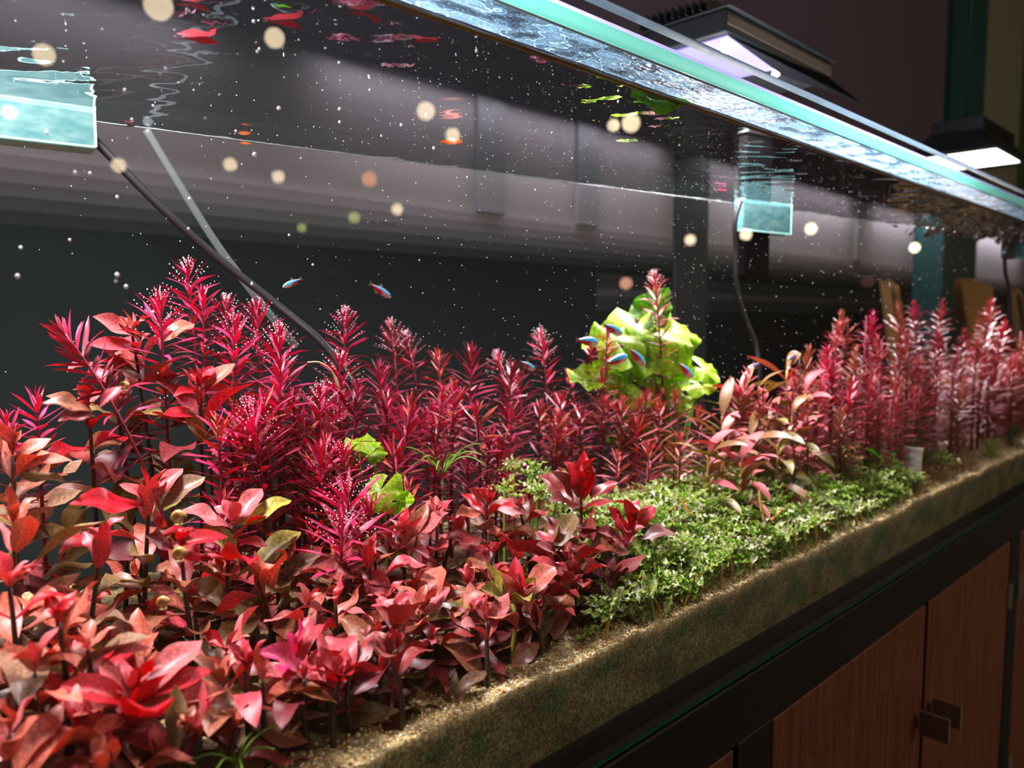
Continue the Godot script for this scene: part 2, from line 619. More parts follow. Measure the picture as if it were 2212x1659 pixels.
func make_leaf_meshes() -> void:
	for k in 14:
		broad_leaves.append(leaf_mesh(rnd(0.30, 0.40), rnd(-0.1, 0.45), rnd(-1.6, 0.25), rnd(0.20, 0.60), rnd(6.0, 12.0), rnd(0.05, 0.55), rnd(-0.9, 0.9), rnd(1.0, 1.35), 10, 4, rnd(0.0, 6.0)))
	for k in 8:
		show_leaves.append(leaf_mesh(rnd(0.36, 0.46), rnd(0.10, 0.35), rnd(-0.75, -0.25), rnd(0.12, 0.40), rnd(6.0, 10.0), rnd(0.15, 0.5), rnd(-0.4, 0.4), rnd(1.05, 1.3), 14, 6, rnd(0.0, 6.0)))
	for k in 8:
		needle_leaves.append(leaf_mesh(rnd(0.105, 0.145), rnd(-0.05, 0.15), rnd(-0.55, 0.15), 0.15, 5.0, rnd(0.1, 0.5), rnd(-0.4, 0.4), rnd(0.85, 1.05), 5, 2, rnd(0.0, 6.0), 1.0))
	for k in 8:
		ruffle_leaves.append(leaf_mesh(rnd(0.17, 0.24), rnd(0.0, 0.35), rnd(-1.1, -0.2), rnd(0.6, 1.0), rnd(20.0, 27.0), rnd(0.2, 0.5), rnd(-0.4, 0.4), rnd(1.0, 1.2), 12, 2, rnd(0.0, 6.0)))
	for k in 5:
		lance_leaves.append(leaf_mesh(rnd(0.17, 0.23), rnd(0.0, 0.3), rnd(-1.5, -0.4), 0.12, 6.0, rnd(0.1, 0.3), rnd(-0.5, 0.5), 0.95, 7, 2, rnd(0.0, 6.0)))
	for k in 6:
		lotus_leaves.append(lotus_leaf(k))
	bead = ball(1.0, 4, 6)

func lotus_leaf(k: int) -> ArrayMesh:
	# a round, notched and frilled blade on the tip of its stalk; unit radius, facing +y
	var st := start()
	st.set_smooth_group(0)
	var rings := 6
	var spokes := 30
	var r := RandomNumberGenerator.new()
	r.seed = 400 + k
	var ph := r.randf_range(0.0, 6.0)
	var cup := r.randf_range(-0.35, 0.3)
	var grid: Array = []
	for i in rings + 1:
		var t := float(i) / rings
		var row: Array = []
		for j in spokes + 1:
			var f := 0.22 + (TAU - 0.44) * j / spokes
			var rad := t * (1.0 + 0.10 * sin(3.0 * f + ph) + 0.06 * sin(7.0 * f + ph * 2.0))
			rad *= 1.0 + 0.25 * maxf(0.0, cos(f)) * t
			var y := cup * t * t + 0.16 * t * t * sin(5.0 * f + ph) + 0.09 * t * t * t * sin(11.0 * f + 2.0 * ph)
			var s := 0.85 + 0.2 * t
			row.append([Vector3(cos(f) * rad, y, sin(f) * rad * 0.85), Vector2(0.5 + 0.5 * sin(f) * t, 0.5 + 0.5 * cos(f) * t), Color(s, s, s)])
		grid.append(row)
	for i in rings:
		for j in spokes:
			for q in [[i, j], [i + 1, j], [i + 1, j + 1], [i, j], [i + 1, j + 1], [i, j + 1]]:
				var e: Array = grid[q[0]][q[1]]
				st.set_uv(e[1])
				st.set_color(e[2])
				st.add_vertex(e[0])
	return done(st)

func leaf_at(p: Vector3, az: float, elev: float, roll: float, s: float, tilt := Basis()) -> Transform3D:
	var b := tilt * Basis(Vector3.UP, az) * Basis(Vector3.BACK, elev) * Basis(Vector3.RIGHT, roll)
	return Transform3D(b * Basis.from_scale(Vector3(s, s, s)), p)


# ================================================================= lights over the tank
func tank_light(where: Vector3, size: Vector2, energy: float) -> void:
	var l := AreaLight3D.new()
	l.name = numbered("tank_lamp_light")
	l.area_size = size
	l.light_color = Color(1.0, 0.965, 0.985)
	l.light_energy = energy
	l.area_range = 8.0
	l.area_attenuation = 2.0
	l.shadow_enabled = true
	l.position = where
	l.rotation = Vector3(-PI / 2, 0, 0)
	add_child(l)


# ================================================================= the room round the tank
func room() -> void:
	var lo := -3.6
	var hi := 14.0
	struct("floor", boxm(Vector3(lo, -0.12, -1.9), Vector3(hi, 0.0, 10.2)), M.floor)
	struct("ceiling", boxm(Vector3(lo, 4.3, -1.9), Vector3(hi, 4.42, 10.2)), M.wall_dark)
	struct("wall_left", boxm(Vector3(lo - 0.12, -0.12, -1.9), Vector3(lo, 4.42, 10.2)), M.wall_room)
	struct("wall_right", boxm(Vector3(hi, -0.12, -1.9), Vector3(hi + 0.12, 4.42, 10.2)), M.wall_room)
	struct("wall_front", boxm(Vector3(lo, 0.0, 10.0), Vector3(hi, 4.3, 10.2)), M.wall_room)
	struct("wall_back", boxm(Vector3(lo, O + 0.20, -1.72), Vector3(hi, 4.3, -1.6)), M.wall_grey)
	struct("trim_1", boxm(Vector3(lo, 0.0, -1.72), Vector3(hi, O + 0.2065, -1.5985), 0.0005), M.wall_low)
	# boards painted darker step by step stand in for light fading downward
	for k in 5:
		struct("trim_%d" % (10 + k), boxm(Vector3(lo, O + 0.325 - k * 0.03, -1.6), Vector3(hi, O + 0.355 - k * 0.03, -1.5975 + 0.0001 * k), 0.0004), [M.painted_fade_a, M.painted_fade_b, M.painted_fade_c, M.painted_fade_d, M.painted_fade_e][k])
	for k in 5:  # paler boards paint in a soft band of light
		struct("trim_%d" % (20 + k), boxm(Vector3(2.40, O + 0.030 + k * 0.03, -1.6), Vector3(hi, O + 0.060 + k * 0.03, -1.5965), 0.0004), [M.painted_fade_e, M.painted_fade_e, M.painted_fade_d, M.painted_fade_e, M.painted_fade_e][k])
	struct("trim_7", boxm(Vector3(lo, O + 0.695, -1.445), Vector3(5.93, O + 0.78, -1.43), 0.003), M.wall_dark)  # lip added to keep the strip lamps out of sight
	struct("trim_8", boxm(Vector3(6.70, O + 0.695, -1.445), Vector3(hi, O + 0.78, -1.43), 0.003), M.wall_dark)
	# the dark upper wall steps forward over the washed band
	struct("trim_2", boxm(Vector3(lo, O + 0.78, -1.6), Vector3(5.93, 4.3, -1.44), 0.004), M.wall_dark)
	struct("trim_3", boxm(Vector3(5.93, 0.0, -1.62), Vector3(6.70, 4.3, -1.40), 0.004), M.teal)
	struct("trim_4", boxm(Vector3(6.70, O + 0.78, -1.6), Vector3(7.90, 4.3, -1.44), 0.004), M.olive_wall)
	struct("trim_5", boxm(Vector3(7.90, O + 0.78, -1.6), Vector3(hi, 4.3, -1.44), 0.004), M.green_wall)
	for c in [[2.93, 3.20, M.pillar, 0.0], [2.27, 2.40, M.pillar_pale, O + 0.36], [1.76, 1.89, M.pillar_pale, O + 0.36], [4.9, 4.98, M.pillar_pale, O + 0.36]]:
		struct("column_%d" % (int(c[0] * 10)), boxm(Vector3(c[0], c[3], -1.66), Vector3(c[1], O + 0.80, -1.585), 0.004), c[2])
	# added strip lamps, unseen under the step, to light the grey band
	for k in 6:
		var x := -2.0 + k * 2.0
		var w := thing("added_washer", Vector3(x, O + 0.765, -1.52), "added unseen strip lamp under the wall step behind the tank, %s along the wall" % ["first", "second", "third", "fourth", "fifth", "sixth"][k], "lamp", "added strip lamps washing the back wall")
		obj("housing", sized(Vector3.ZERO, Vector3(1.7, 0.02, 0.05), 0.003), M.lamp_body, w)
		obj("lamp_strip", sized(Vector3(0, -0.012, 0), Vector3(1.66, 0.006, 0.03), 0.001), glowing(Color(1.0, 0.97, 1.0), 1.2), w)
		var l := AreaLight3D.new()
		l.name = numbered("added_washer_light")
		l.area_size = Vector2(1.66, 0.03)
		l.light_color = Color(1.0, 0.97, 1.0)
		l.light_energy = 0.28 if k < 2 else 0.46
		l.area_range = 6.0
		l.shadow_enabled = true
		l.position = Vector3(x, O + 0.745, -1.52)
		l.rotation = Vector3(-PI / 2, 0, 0)
		add_child(l)
	# tan chairs standing beyond the tank
	chair(Vector3(4.02, 0.0, -1.05), 0.35, "tan high-backed chair beyond the tank, nearest the dark pillar", O + 0.20)
	chair(Vector3(5.15, 0.0, -1.0), -0.1, "tan high-backed chair with the widest back seen through the far water", O + 0.24)
	chair(Vector3(6.2, 0.0, -1.0), 0.2, "tan high-backed chair beyond the tank in front of the teal column", O + 0.22)

func chair(where: Vector3, turn: float, label: String, top: float) -> void:
	var c := thing("high_chair", where, label, "chair", "tan chairs beyond the tank")
	c.rotation.y = turn
	var st := start()
	st.set_smooth_group(0)
	var n := 12
	for side in [0.0, 0.035]:
		for i in n:
			for j in 6:
				var p := func(a: int, b: int) -> Vector3:
					var u := -1.0 + 2.0 * a / n
					var v := float(b) / 6
					return Vector3(u * (0.20 + 0.03 * v), lerpf(top - 0.42, top, v) - 0.05 * u * u * v, side + 0.05 * u * u - 0.06 * v)
				quad(st, p.call(i, j), p.call(i + 1, j), p.call(i + 1, j + 1), p.call(i, j + 1))
	obj("backrest", done(st), M.chair_tan, c)
	obj("seat", sized(Vector3(0, top - 0.50, 0.22), Vector3(0.44, 0.07, 0.42), 0.02), M.chair_tan, c)
	for sx in [-1, 1]:
		for sz in [0.03, 0.40]:
			obj("leg", tubem([Vector3(sx * 0.20, 0.0, sz), Vector3(sx * 0.18, top - 0.53, sz)], [0.014, 0.02], 8), M.chair_leg, c)
	obj("footrest", tubem([Vector3(-0.19, 0.3, 0.40), Vector3(0.19, 0.3, 0.40)], [0.011, 0.011], 8), M.chair_leg, c)


# ================================================================= the tank
func aquarium() -> void:
	var low := O - 0.364
	var top := O + 0.240
	var t := thing("aquarium", Vector3(0.0, low, 0.0), "long rimless glass aquarium with green edges standing on the black cabinet", "aquarium")
	var sh := Transform3D(Basis(), Vector3(0.0, -low, 0.0))
	var pn := start()
	pn.set_smooth_group(-1)
	quad(pn, Vector3(TANK_LEFT, low, 0), Vector3(TANK_LEFT, top - 0.0008, 0), Vector3(TANK_RIGHT, top - 0.0008, 0), Vector3(TANK_RIGHT, low, 0))
	var fp := done(pn)
	pn = start()
	pn.set_smooth_group(-1)
	# the wet inner face shows no reflection of its own; the pane's thickness shows at its ends and along its edges
	for x in [TANK_LEFT, TANK_RIGHT]:
		quad(pn, Vector3(x, low, -0.012), Vector3(x, low, 0), Vector3(x, top, 0), Vector3(x, top, -0.012))
	pn.generate_normals()
	pn.commit(fp)
	fp.surface_set_material(0, M.glass)
	fp.surface_set_material(1, M.glass_inner)
	obj("front_pane", fp, null, t, sh)
	obj("polished_edge", boxm(Vector3(TANK_LEFT, top - 0.0008, -0.012), Vector3(TANK_RIGHT, top, 0.0), 0.0003), M.edge, t, sh).set_meta("label", "green polished top edge of the front pane")
	obj("polished_edge", boxm(Vector3(TANK_LEFT, low - 0.0012, -0.0014), Vector3(TANK_RIGHT, low + 0.0008, 0.0012), 0.0004), M.edge_low, t, sh).set_meta("label", "thin green lower edge of the front pane")
	obj("bottom_pane", boxm(Vector3(TANK_LEFT, low, -0.66), Vector3(TANK_RIGHT, low + 0.02, -0.0135), 0.001), M.black_gloss, t, sh)
	# the back pane stands a little askew
	var st := start()
	st.set_smooth_group(-1)
	var a := Vector3(TANK_LEFT, low, back_z(TANK_LEFT))
	var b := Vector3(TANK_RIGHT, low, back_z(TANK_RIGHT))
	var up := Vector3(0, O + 0.215 - low, 0)
	var th := Vector3(0, 0, -0.010)
	quad(st, a, b, b + up, a + up)
	quad(st, b + th, b, b + up, b + th + up)
	quad(st, a + th, a, a + up, a + th + up)
	quad(st, a + up, b + up, b + up + th, a + up + th)
	obj("back_pane", done(st), M.back_glass, t, sh)
	for x in [TANK_LEFT, TANK_RIGHT]:
		obj("end_pane", boxm(Vector3(x - 0.006, low, minf(back_z(x), -0.03)), Vector3(x + 0.006, top, -0.013), 0.001), M.glass, t, sh)
	# brace along the inside of the front pane, above the water
	obj("brace", brace_mesh(), null, t, sh).set_meta("label", "glass brace with a splashed, lime-marked underside")
	obj("brace_edge", boxm(Vector3(TANK_LEFT + 0.01, O + 0.2165, -0.0165), Vector3(TANK_RIGHT - 0.01, O + 0.2290, -0.0125), 0.0005), M.brace_edge, t, sh).set_meta("label", "sea-green edge of the glass brace")
	obj("silicone_bead", tubem([Vector3(TANK_LEFT + 0.01, O + 0.2310, -0.0145), Vector3(TANK_RIGHT - 0.01, O + 0.2310, -0.0145)], [0.0016, 0.0016], 8), M.silicone_caustic, t, sh)  # bead coloured as the bright caustic line along the brace
	obj("silicone_bead", tubem([Vector3(TANK_LEFT + 0.01, O + 0.2150, -0.0140), Vector3(TANK_RIGHT - 0.01, O + 0.2150, -0.0140)], [0.0010, 0.0010], 8), M.meniscus_back, t, sh)
	# water: a rippled skin, and the rim where it clings to the panes
	var w := obj("water_surface", water_mesh(), M.water)
	tag(w, "rippled water surface of the aquarium seen from below", "water", "", "stuff")
	var pts: Array = []
	var rr: Array = []
	for i in 111:
		var x := TANK_LEFT + 0.01 + (TANK_RIGHT - TANK_LEFT - 0.02) * i / 110
		pts.append(Vector3(x, WATER - 0.0005 + 0.0006 * wobble.get_noise_2d(x * 40.0, 5.0), -0.0135))
		rr.append(0.0021 + 0.0006 * wobble.get_noise_2d(x * 60.0, 9.0))
	obj("water_line", tubem(pts, rr, 6), M.meniscus, w).set_meta("label", "rim of water along the front pane, its olive reflection painted in")
	pts = []
	for i in 81:
		var x := TANK_LEFT + 0.01 + (TANK_RIGHT - TANK_LEFT - 0.3) * i / 80
		pts.append(Vector3(x, WATER, back_z(x) + 0.002))
	obj("water_line", tubem(pts, same(0.0005, 81), 5), M.meniscus_back, w).set_meta("label", "bright rim of water along the back pane")

func brace_mesh() -> ArrayMesh:
	var st := start()
	st.set_smooth_group(0)
	var n := 220
	var under: Array = []
	for i in n + 1:
		var x := TANK_LEFT + 0.01 + (TANK_RIGHT - TANK_LEFT - 0.02) * i / n
		var row: Array = []
		for j in 9:
			var z := -0.0166 - 0.045 * j / 8.0
			row.append(Vector3(x, O + 0.2165 + 0.0006 * wobble.get_noise_2d(x * 45.0, z * 120.0), z))
		under.append(row)
	for i in n:
		for j in 8:
			quad(st, under[i][j], under[i + 1][j], under[i + 1][j + 1], under[i][j + 1])
	var m := done(st)
	var s2 := start()
	s2.append_from(m, 0, Transform3D())
	var top := start()
	top.set_smooth_group(-1)
	var x0 := TANK_LEFT + 0.01
	var x1 := TANK_RIGHT - 0.01
	quad(top, Vector3(x0, O + 0.229, -0.0166), Vector3(x1, O + 0.229, -0.0166), Vector3(x1, O + 0.229, -0.0616), Vector3(x0, O + 0.229, -0.0616))
	quad(top, Vector3(x0, O + 0.229, -0.0616), Vector3(x1, O + 0.229, -0.0616), Vector3(x1, O + 0.2165, -0.0616), Vector3(x0, O + 0.2165, -0.0616))
	var out := s2.commit()
	top.generate_normals()
	top.commit(out)
	out.surface_set_material(0, M.brace_face)
	out.surface_set_material(1, M.glass_inner)
	return out

func water_mesh() -> ArrayMesh:
	var st := start()
	st.set_smooth_group(0)
	var nx := 620
	var nz := 80
	var rip := FastNoiseLite.new()
	rip.seed = 91
	rip.frequency = 1.0
	rip.fractal_octaves = 2
	var grid: Array = []
	for i in nx + 1:
		var x := TANK_LEFT + 0.008 + (TANK_RIGHT - TANK_LEFT - 0.016) * i / nx
		var row: Array = []
		for j in nz + 1:
			var z := lerpf(-0.0125, minf(back_z(x), -0.03), float(j) / nz)
			var u := x * 0.70 - z * 0.72
			var v := x * 0.72 + z * 0.70
			var y := 0.0015 * rip.get_noise_2d(u * 26.0, v * 9.0) + 0.0006 * rip.get_noise_2d(u * 62.0 + 7.0, v * 22.0)
			row.append(Vector3(x, WATER + y, z))
		grid.append(row)
	for i in nx:
		for j in nz:
			st.set_uv(Vector2(0.5, 0.5))
			quad(st, grid[i][j], grid[i + 1][j], grid[i + 1][j + 1], grid[i][j + 1])
	return done(st)


# ================================================================= cabinet
func cabinet() -> void:
	var c := thing("cabinet", Vector3(0, 0, 0), "long black aquarium cabinet with reddish brown wooden doors", "cabinet")
	var y0 := O - 0.367
	obj("top_board", boxm(Vector3(-0.6, y0 - 0.012, -0.68), Vector3(2.95, y0, 0.004), 0.0015), M.black, c)
	obj("body", boxm(Vector3(-0.58, 0.02, -0.66), Vector3(2.9, y0 - 0.0125, -0.022), 0.002), M.void, c)
	obj("top_rail", boxm(Vector3(-0.6, O - 0.4385, -0.021), Vector3(2.95, y0 - 0.0125, 0.0), 0.001), M.black, c)
	obj("bottom_rail", boxm(Vector3(-0.6, 0.02, -0.021), Vector3(2.95, 0.08, 0.0), 0.001), M.black, c)
	for s in [[-0.36, -0.30], [0.700, 0.772], [1.770, 1.838], [2.84, 2.92]]:
		obj("stile", boxm(Vector3(s[0], 0.08, -0.021), Vector3(s[1], O - 0.439, -0.0005), 0.001), M.black, c)
	var doors := [[-0.296, 0.193, 1], [0.205, 0.692, -1], [0.777, 1.270, 1], [1.284, 1.764, -1], [1.843, 2.33, 1], [2.342, 2.832, -1]]
	for d in doors:
		var leaf := obj("door", boxm(Vector3(d[0], 0.09, -0.021), Vector3(d[1], O - 0.442, -0.001), 0.0015), M.wood, c)
		var hx: float = d[1] - 0.022 if d[2] > 0 else d[0] + 0.022
		var pull := start()
		chamfered(pull, Vector3(hx - 0.0022, O - 0.640, 0.004), Vector3(hx + 0.0022, O - 0.602, 0.046), 0.0007)
		chamfered(pull, Vector3(hx - 0.005, O - 0.630, -0.001), Vector3(hx + 0.005, O - 0.612, 0.005), 0.0007)
		obj("handle", done(pull), M.steel, leaf).set_meta("label", "square brushed metal pull")
		var ox: float = d[0] if d[2] > 0 else d[1]
		for hy in [O - 0.555, 0.2]:
			var hinge := start()
			chamfered(hinge, Vector3(ox - 0.006, hy - 0.024, -0.002), Vector3(ox + 0.006, hy + 0.024, 0.003), 0.0012)
			chamfered(hinge, Vector3(ox - 0.0028, hy - 0.026, 0.002), Vector3(ox + 0.0028, hy + 0.026, 0.0062), 0.0012)
			obj("hinge", done(hinge), M.steel_bright, leaf)


# ================================================================= lamps over the tank
func lamps() -> void:
	tank_lamp(Vector3(0.06, O + 0.44, -0.27), "black aquarium lamp over the near end of the tank, outside the frame", false)
	tank_lamp(Vector3(1.12, O + 0.44, -0.25), "black finned aquarium lamp with a flared shade over the rim", true)
	tank_lamp(Vector3(2.30, O + 0.432, -0.25), "black aquarium lamp with a lit square panel at the far right", false)
	# the ceiling rod that carries the row of lamps
	for x in [0.06, 1.12, 2.30]:
		var r := obj("lamp_cable", tubem([Vector3(x, O + 0.50, -0.27), Vector3(x, 4.3, -0.27)], [0.0015, 0.0015], 6), M.hose)
		tag(r, "thin black cable holding the %s aquarium lamp from the ceiling" % {0.06: "near", 1.12: "middle", 2.30: "far"}[x], "cable", "cables of the aquarium lamps")

func tank_lamp(where: Vector3, label: String, flared: bool) -> void:
	var l := thing("aquarium_lamp", where, label, "lamp", "lamps over the aquarium")
	if flared:
		var b := func(px: float, py: float, z: float) -> Vector3: return at(px, py, z) - where
		obj("housing", boxm(Vector3(-0.14, -0.045, -0.09), Vector3(0.195, -0.013, 0.05), 0.002), M.lamp_body, l)
		obj("top_plate", boxm(Vector3(-0.145, -0.0128, -0.095), Vector3(0.200, -0.0100, 0.058), 0.0008), M.lamp_fin, l)
		obj("side_plate", boxm(Vector3(-0.138, -0.034, 0.0502), Vector3(0.193, -0.020, 0.0522), 0.0005), M.lamp_side, l).set_meta("label", "side strip with a tan reflection painted on")
		for k in 11:
			obj("fin", boxm(Vector3(-0.152, -0.0098, -0.090 + k * 0.0115), Vector3(0.14, 0.009 - 0.0004 * k, -0.0882 + k * 0.0115), 0.0005), M.lamp_fin, l)
		obj("reflector", boxm(Vector3(-0.132, -0.049, -0.085), Vector3(0.05, -0.0455, 0.048), 0.0008), M.lamp_lilac, l).set_meta("label", "lilac-lit reflector plate")
		# glare shield: a thin dark plate that hangs from the front edge and runs out past the housing
		var sh := start()
		sh.set_smooth_group(-1)
		var q4 := [b.call(1577, 80, -0.199), b.call(1789, 166, -0.199), b.call(1862, 224, -0.190), b.call(1690, 163, -0.212)]
		for o in [0.0, 0.0025]:
			var lift := Vector3(0, o, -o)
			quad(sh, q4[0] + lift, q4[1] + lift, q4[2] + lift, q4[3] + lift)
		for k in 4:
			quad(sh, q4[k], q4[(k + 1) % 4], q4[(k + 1) % 4] + Vector3(0, 0.0025, -0.0025), q4[k] + Vector3(0, 0.0025, -0.0025))
		obj("glare_shield", done(sh), M.box_black, l)
		for q in [[1568, 108], [1676, 158]]:
			obj("led", ball(0.006, 6, 10), M.led_point, l, Transform3D(Basis(), at_level(q[0], q[1], where.y - 0.053) - where))
		return
	# housing: a flat tapered box, wide side down
	var st := start()
	st.set_smooth_group(-1)
	var lower := [Vector3(-0.17, -0.02, 0.095), Vector3(0.17, -0.02, 0.095), Vector3(0.17, -0.02, -0.095), Vector3(-0.17, -0.02, -0.095)]
	var upper := [Vector3(-0.15, 0.03, 0.06), Vector3(0.15, 0.03, 0.06), Vector3(0.15, 0.03, -0.06), Vector3(-0.15, 0.03, -0.06)]
	for k in 4:
		var n := (k + 1) % 4
		quad(st, lower[k], upper[k], upper[n], lower[n])
	quad(st, upper[0], upper[3], upper[2], upper[1])
	var ring_in := [Vector3(-0.125, -0.02, 0.085), Vector3(0.125, -0.02, 0.085), Vector3(0.125, -0.02, -0.085), Vector3(-0.125, -0.02, -0.085)]
	for k in 4:
		var n := (k + 1) % 4
		quad(st, lower[k], lower[n], ring_in[n], ring_in[k])
		quad(st, ring_in[k], ring_in[n], ring_in[n] * Vector3(1, 0.4, 1), ring_in[k] * Vector3(1, 0.4, 1))
	obj("housing", done(st), M.lamp_body, l)
	for k in 14:
		obj("fin", sized(Vector3(-0.14 + k * 0.0215, 0.045, 0), Vector3(0.003, 0.032, 0.118), 0.0006), M.lamp_fin, l)
	obj("reflector", sized(Vector3(0, -0.010, 0), Vector3(0.248, 0.003, 0.168), 0.0008), M.lamp_lilac, l)
	for k in 2:
		obj("led_panel", sized(Vector3(-0.058 + k * 0.116, -0.018, 0), Vector3(0.112, 0.004, 0.16), 0.001), M.led, l)


# ================================================================= sand
func sand_bed() -> void:
	var st := start()
	st.set_smooth_group(0)
	var stain := FastNoiseLite.new()
	stain.seed = 64
	stain.frequency = 1.0
	stain.fractal_octaves = 3
	var nx := 420
	var xs := func(i: int) -> float: return TANK_LEFT + 0.01 + (TANK_RIGHT - 0.15 - TANK_LEFT) * i / nx
	var rows: Array = []
	var floor_y := O - 0.3435
	for i in nx + 1:
		var x: float = xs.call(i)
		var row: Array = []
		for k in 11:     # the face that lies against the front glass, alga-stained, its lit top strip painted in
			var y := lerpf(floor_y, ground(x, -0.013), k / 10.0)
			var g := smoothstep(-0.12, 0.30, stain.get_noise_2d(x * 16.0, y * 26.0)) * smoothstep(1.0, 0.75, k / 10.0)
			var b := smoothstep(0.1, 0.5, stain.get_noise_2d(x * 11.0 + 30.0, y * 30.0))
			var c := Color(0.50, 0.50, 0.34).lerp(Color(0.15, 0.31, 0.14), 0.95 * g).lerp(Color(0.27, 0.19, 0.10), 0.6 * b)
			c = c.lerp(Color(0.92, 0.82, 0.56), smoothstep(0.84, 1.0, k / 10.0))
			row.append([Vector3(x, y, -0.0135), c])
		for k in 24:     # the bed going back
			var z := lerpf(-0.0135, back_z(x) + 0.012, pow((k + 1) / 24.0, 1.5))
			z = minf(z, -0.0136 - 0.0004 * k)
			row.append([Vector3(x, ground(x, z), z), Color(0.92, 0.82, 0.56)])
		rows.append(row)
	for i in nx:
		for k in rows[0].size() - 1:
			for q in [[i, k], [i, k + 1], [i + 1, k + 1], [i, k], [i + 1, k + 1], [i + 1, k]]:
				var e: Array = rows[q[0]][q[1]]
				st.set_color(e[1])
				st.add_vertex(e[0])
	var bed := obj("sand", done(st), M.sand)
	tag(bed, "thick bed of coarse tan sand with green stains against the front glass", "sand", "", "stuff")
	var grain := ball(1.0, 3, 5)
	var lots := [[], [], []]
	for k in 9000:
		var x := rnd(0.18, 1.95)
		var z := -0.0150 - 0.075 * pow(rng.randf(), 1.6)
		var s := rnd(0.0007, 0.0016) * (1.35 if rng.randf() < 0.06 else 1.0)
		var b := Basis.from_euler(Vector3(rnd(0, 6), rnd(0, 6), rnd(0, 6))) * Basis.from_scale(Vector3(s, s * rnd(0.6, 0.9), s * rnd(0.7, 1.2)))
		var which := 0 if rng.randf() < 0.62 else (1 if rng.randf() < 0.72 else 2)
		lots[which].append(Transform3D(b, Vector3(x, ground(x, z) + s * 0.25, z)))
	scatter("sand_grains", grain, M.grain, lots[0], bed)
	scatter("sand_grains", grain, M.grain_pale, lots[1], bed)
	scatter("sand_grains", grain, M.grain_rust, lots[2], bed)


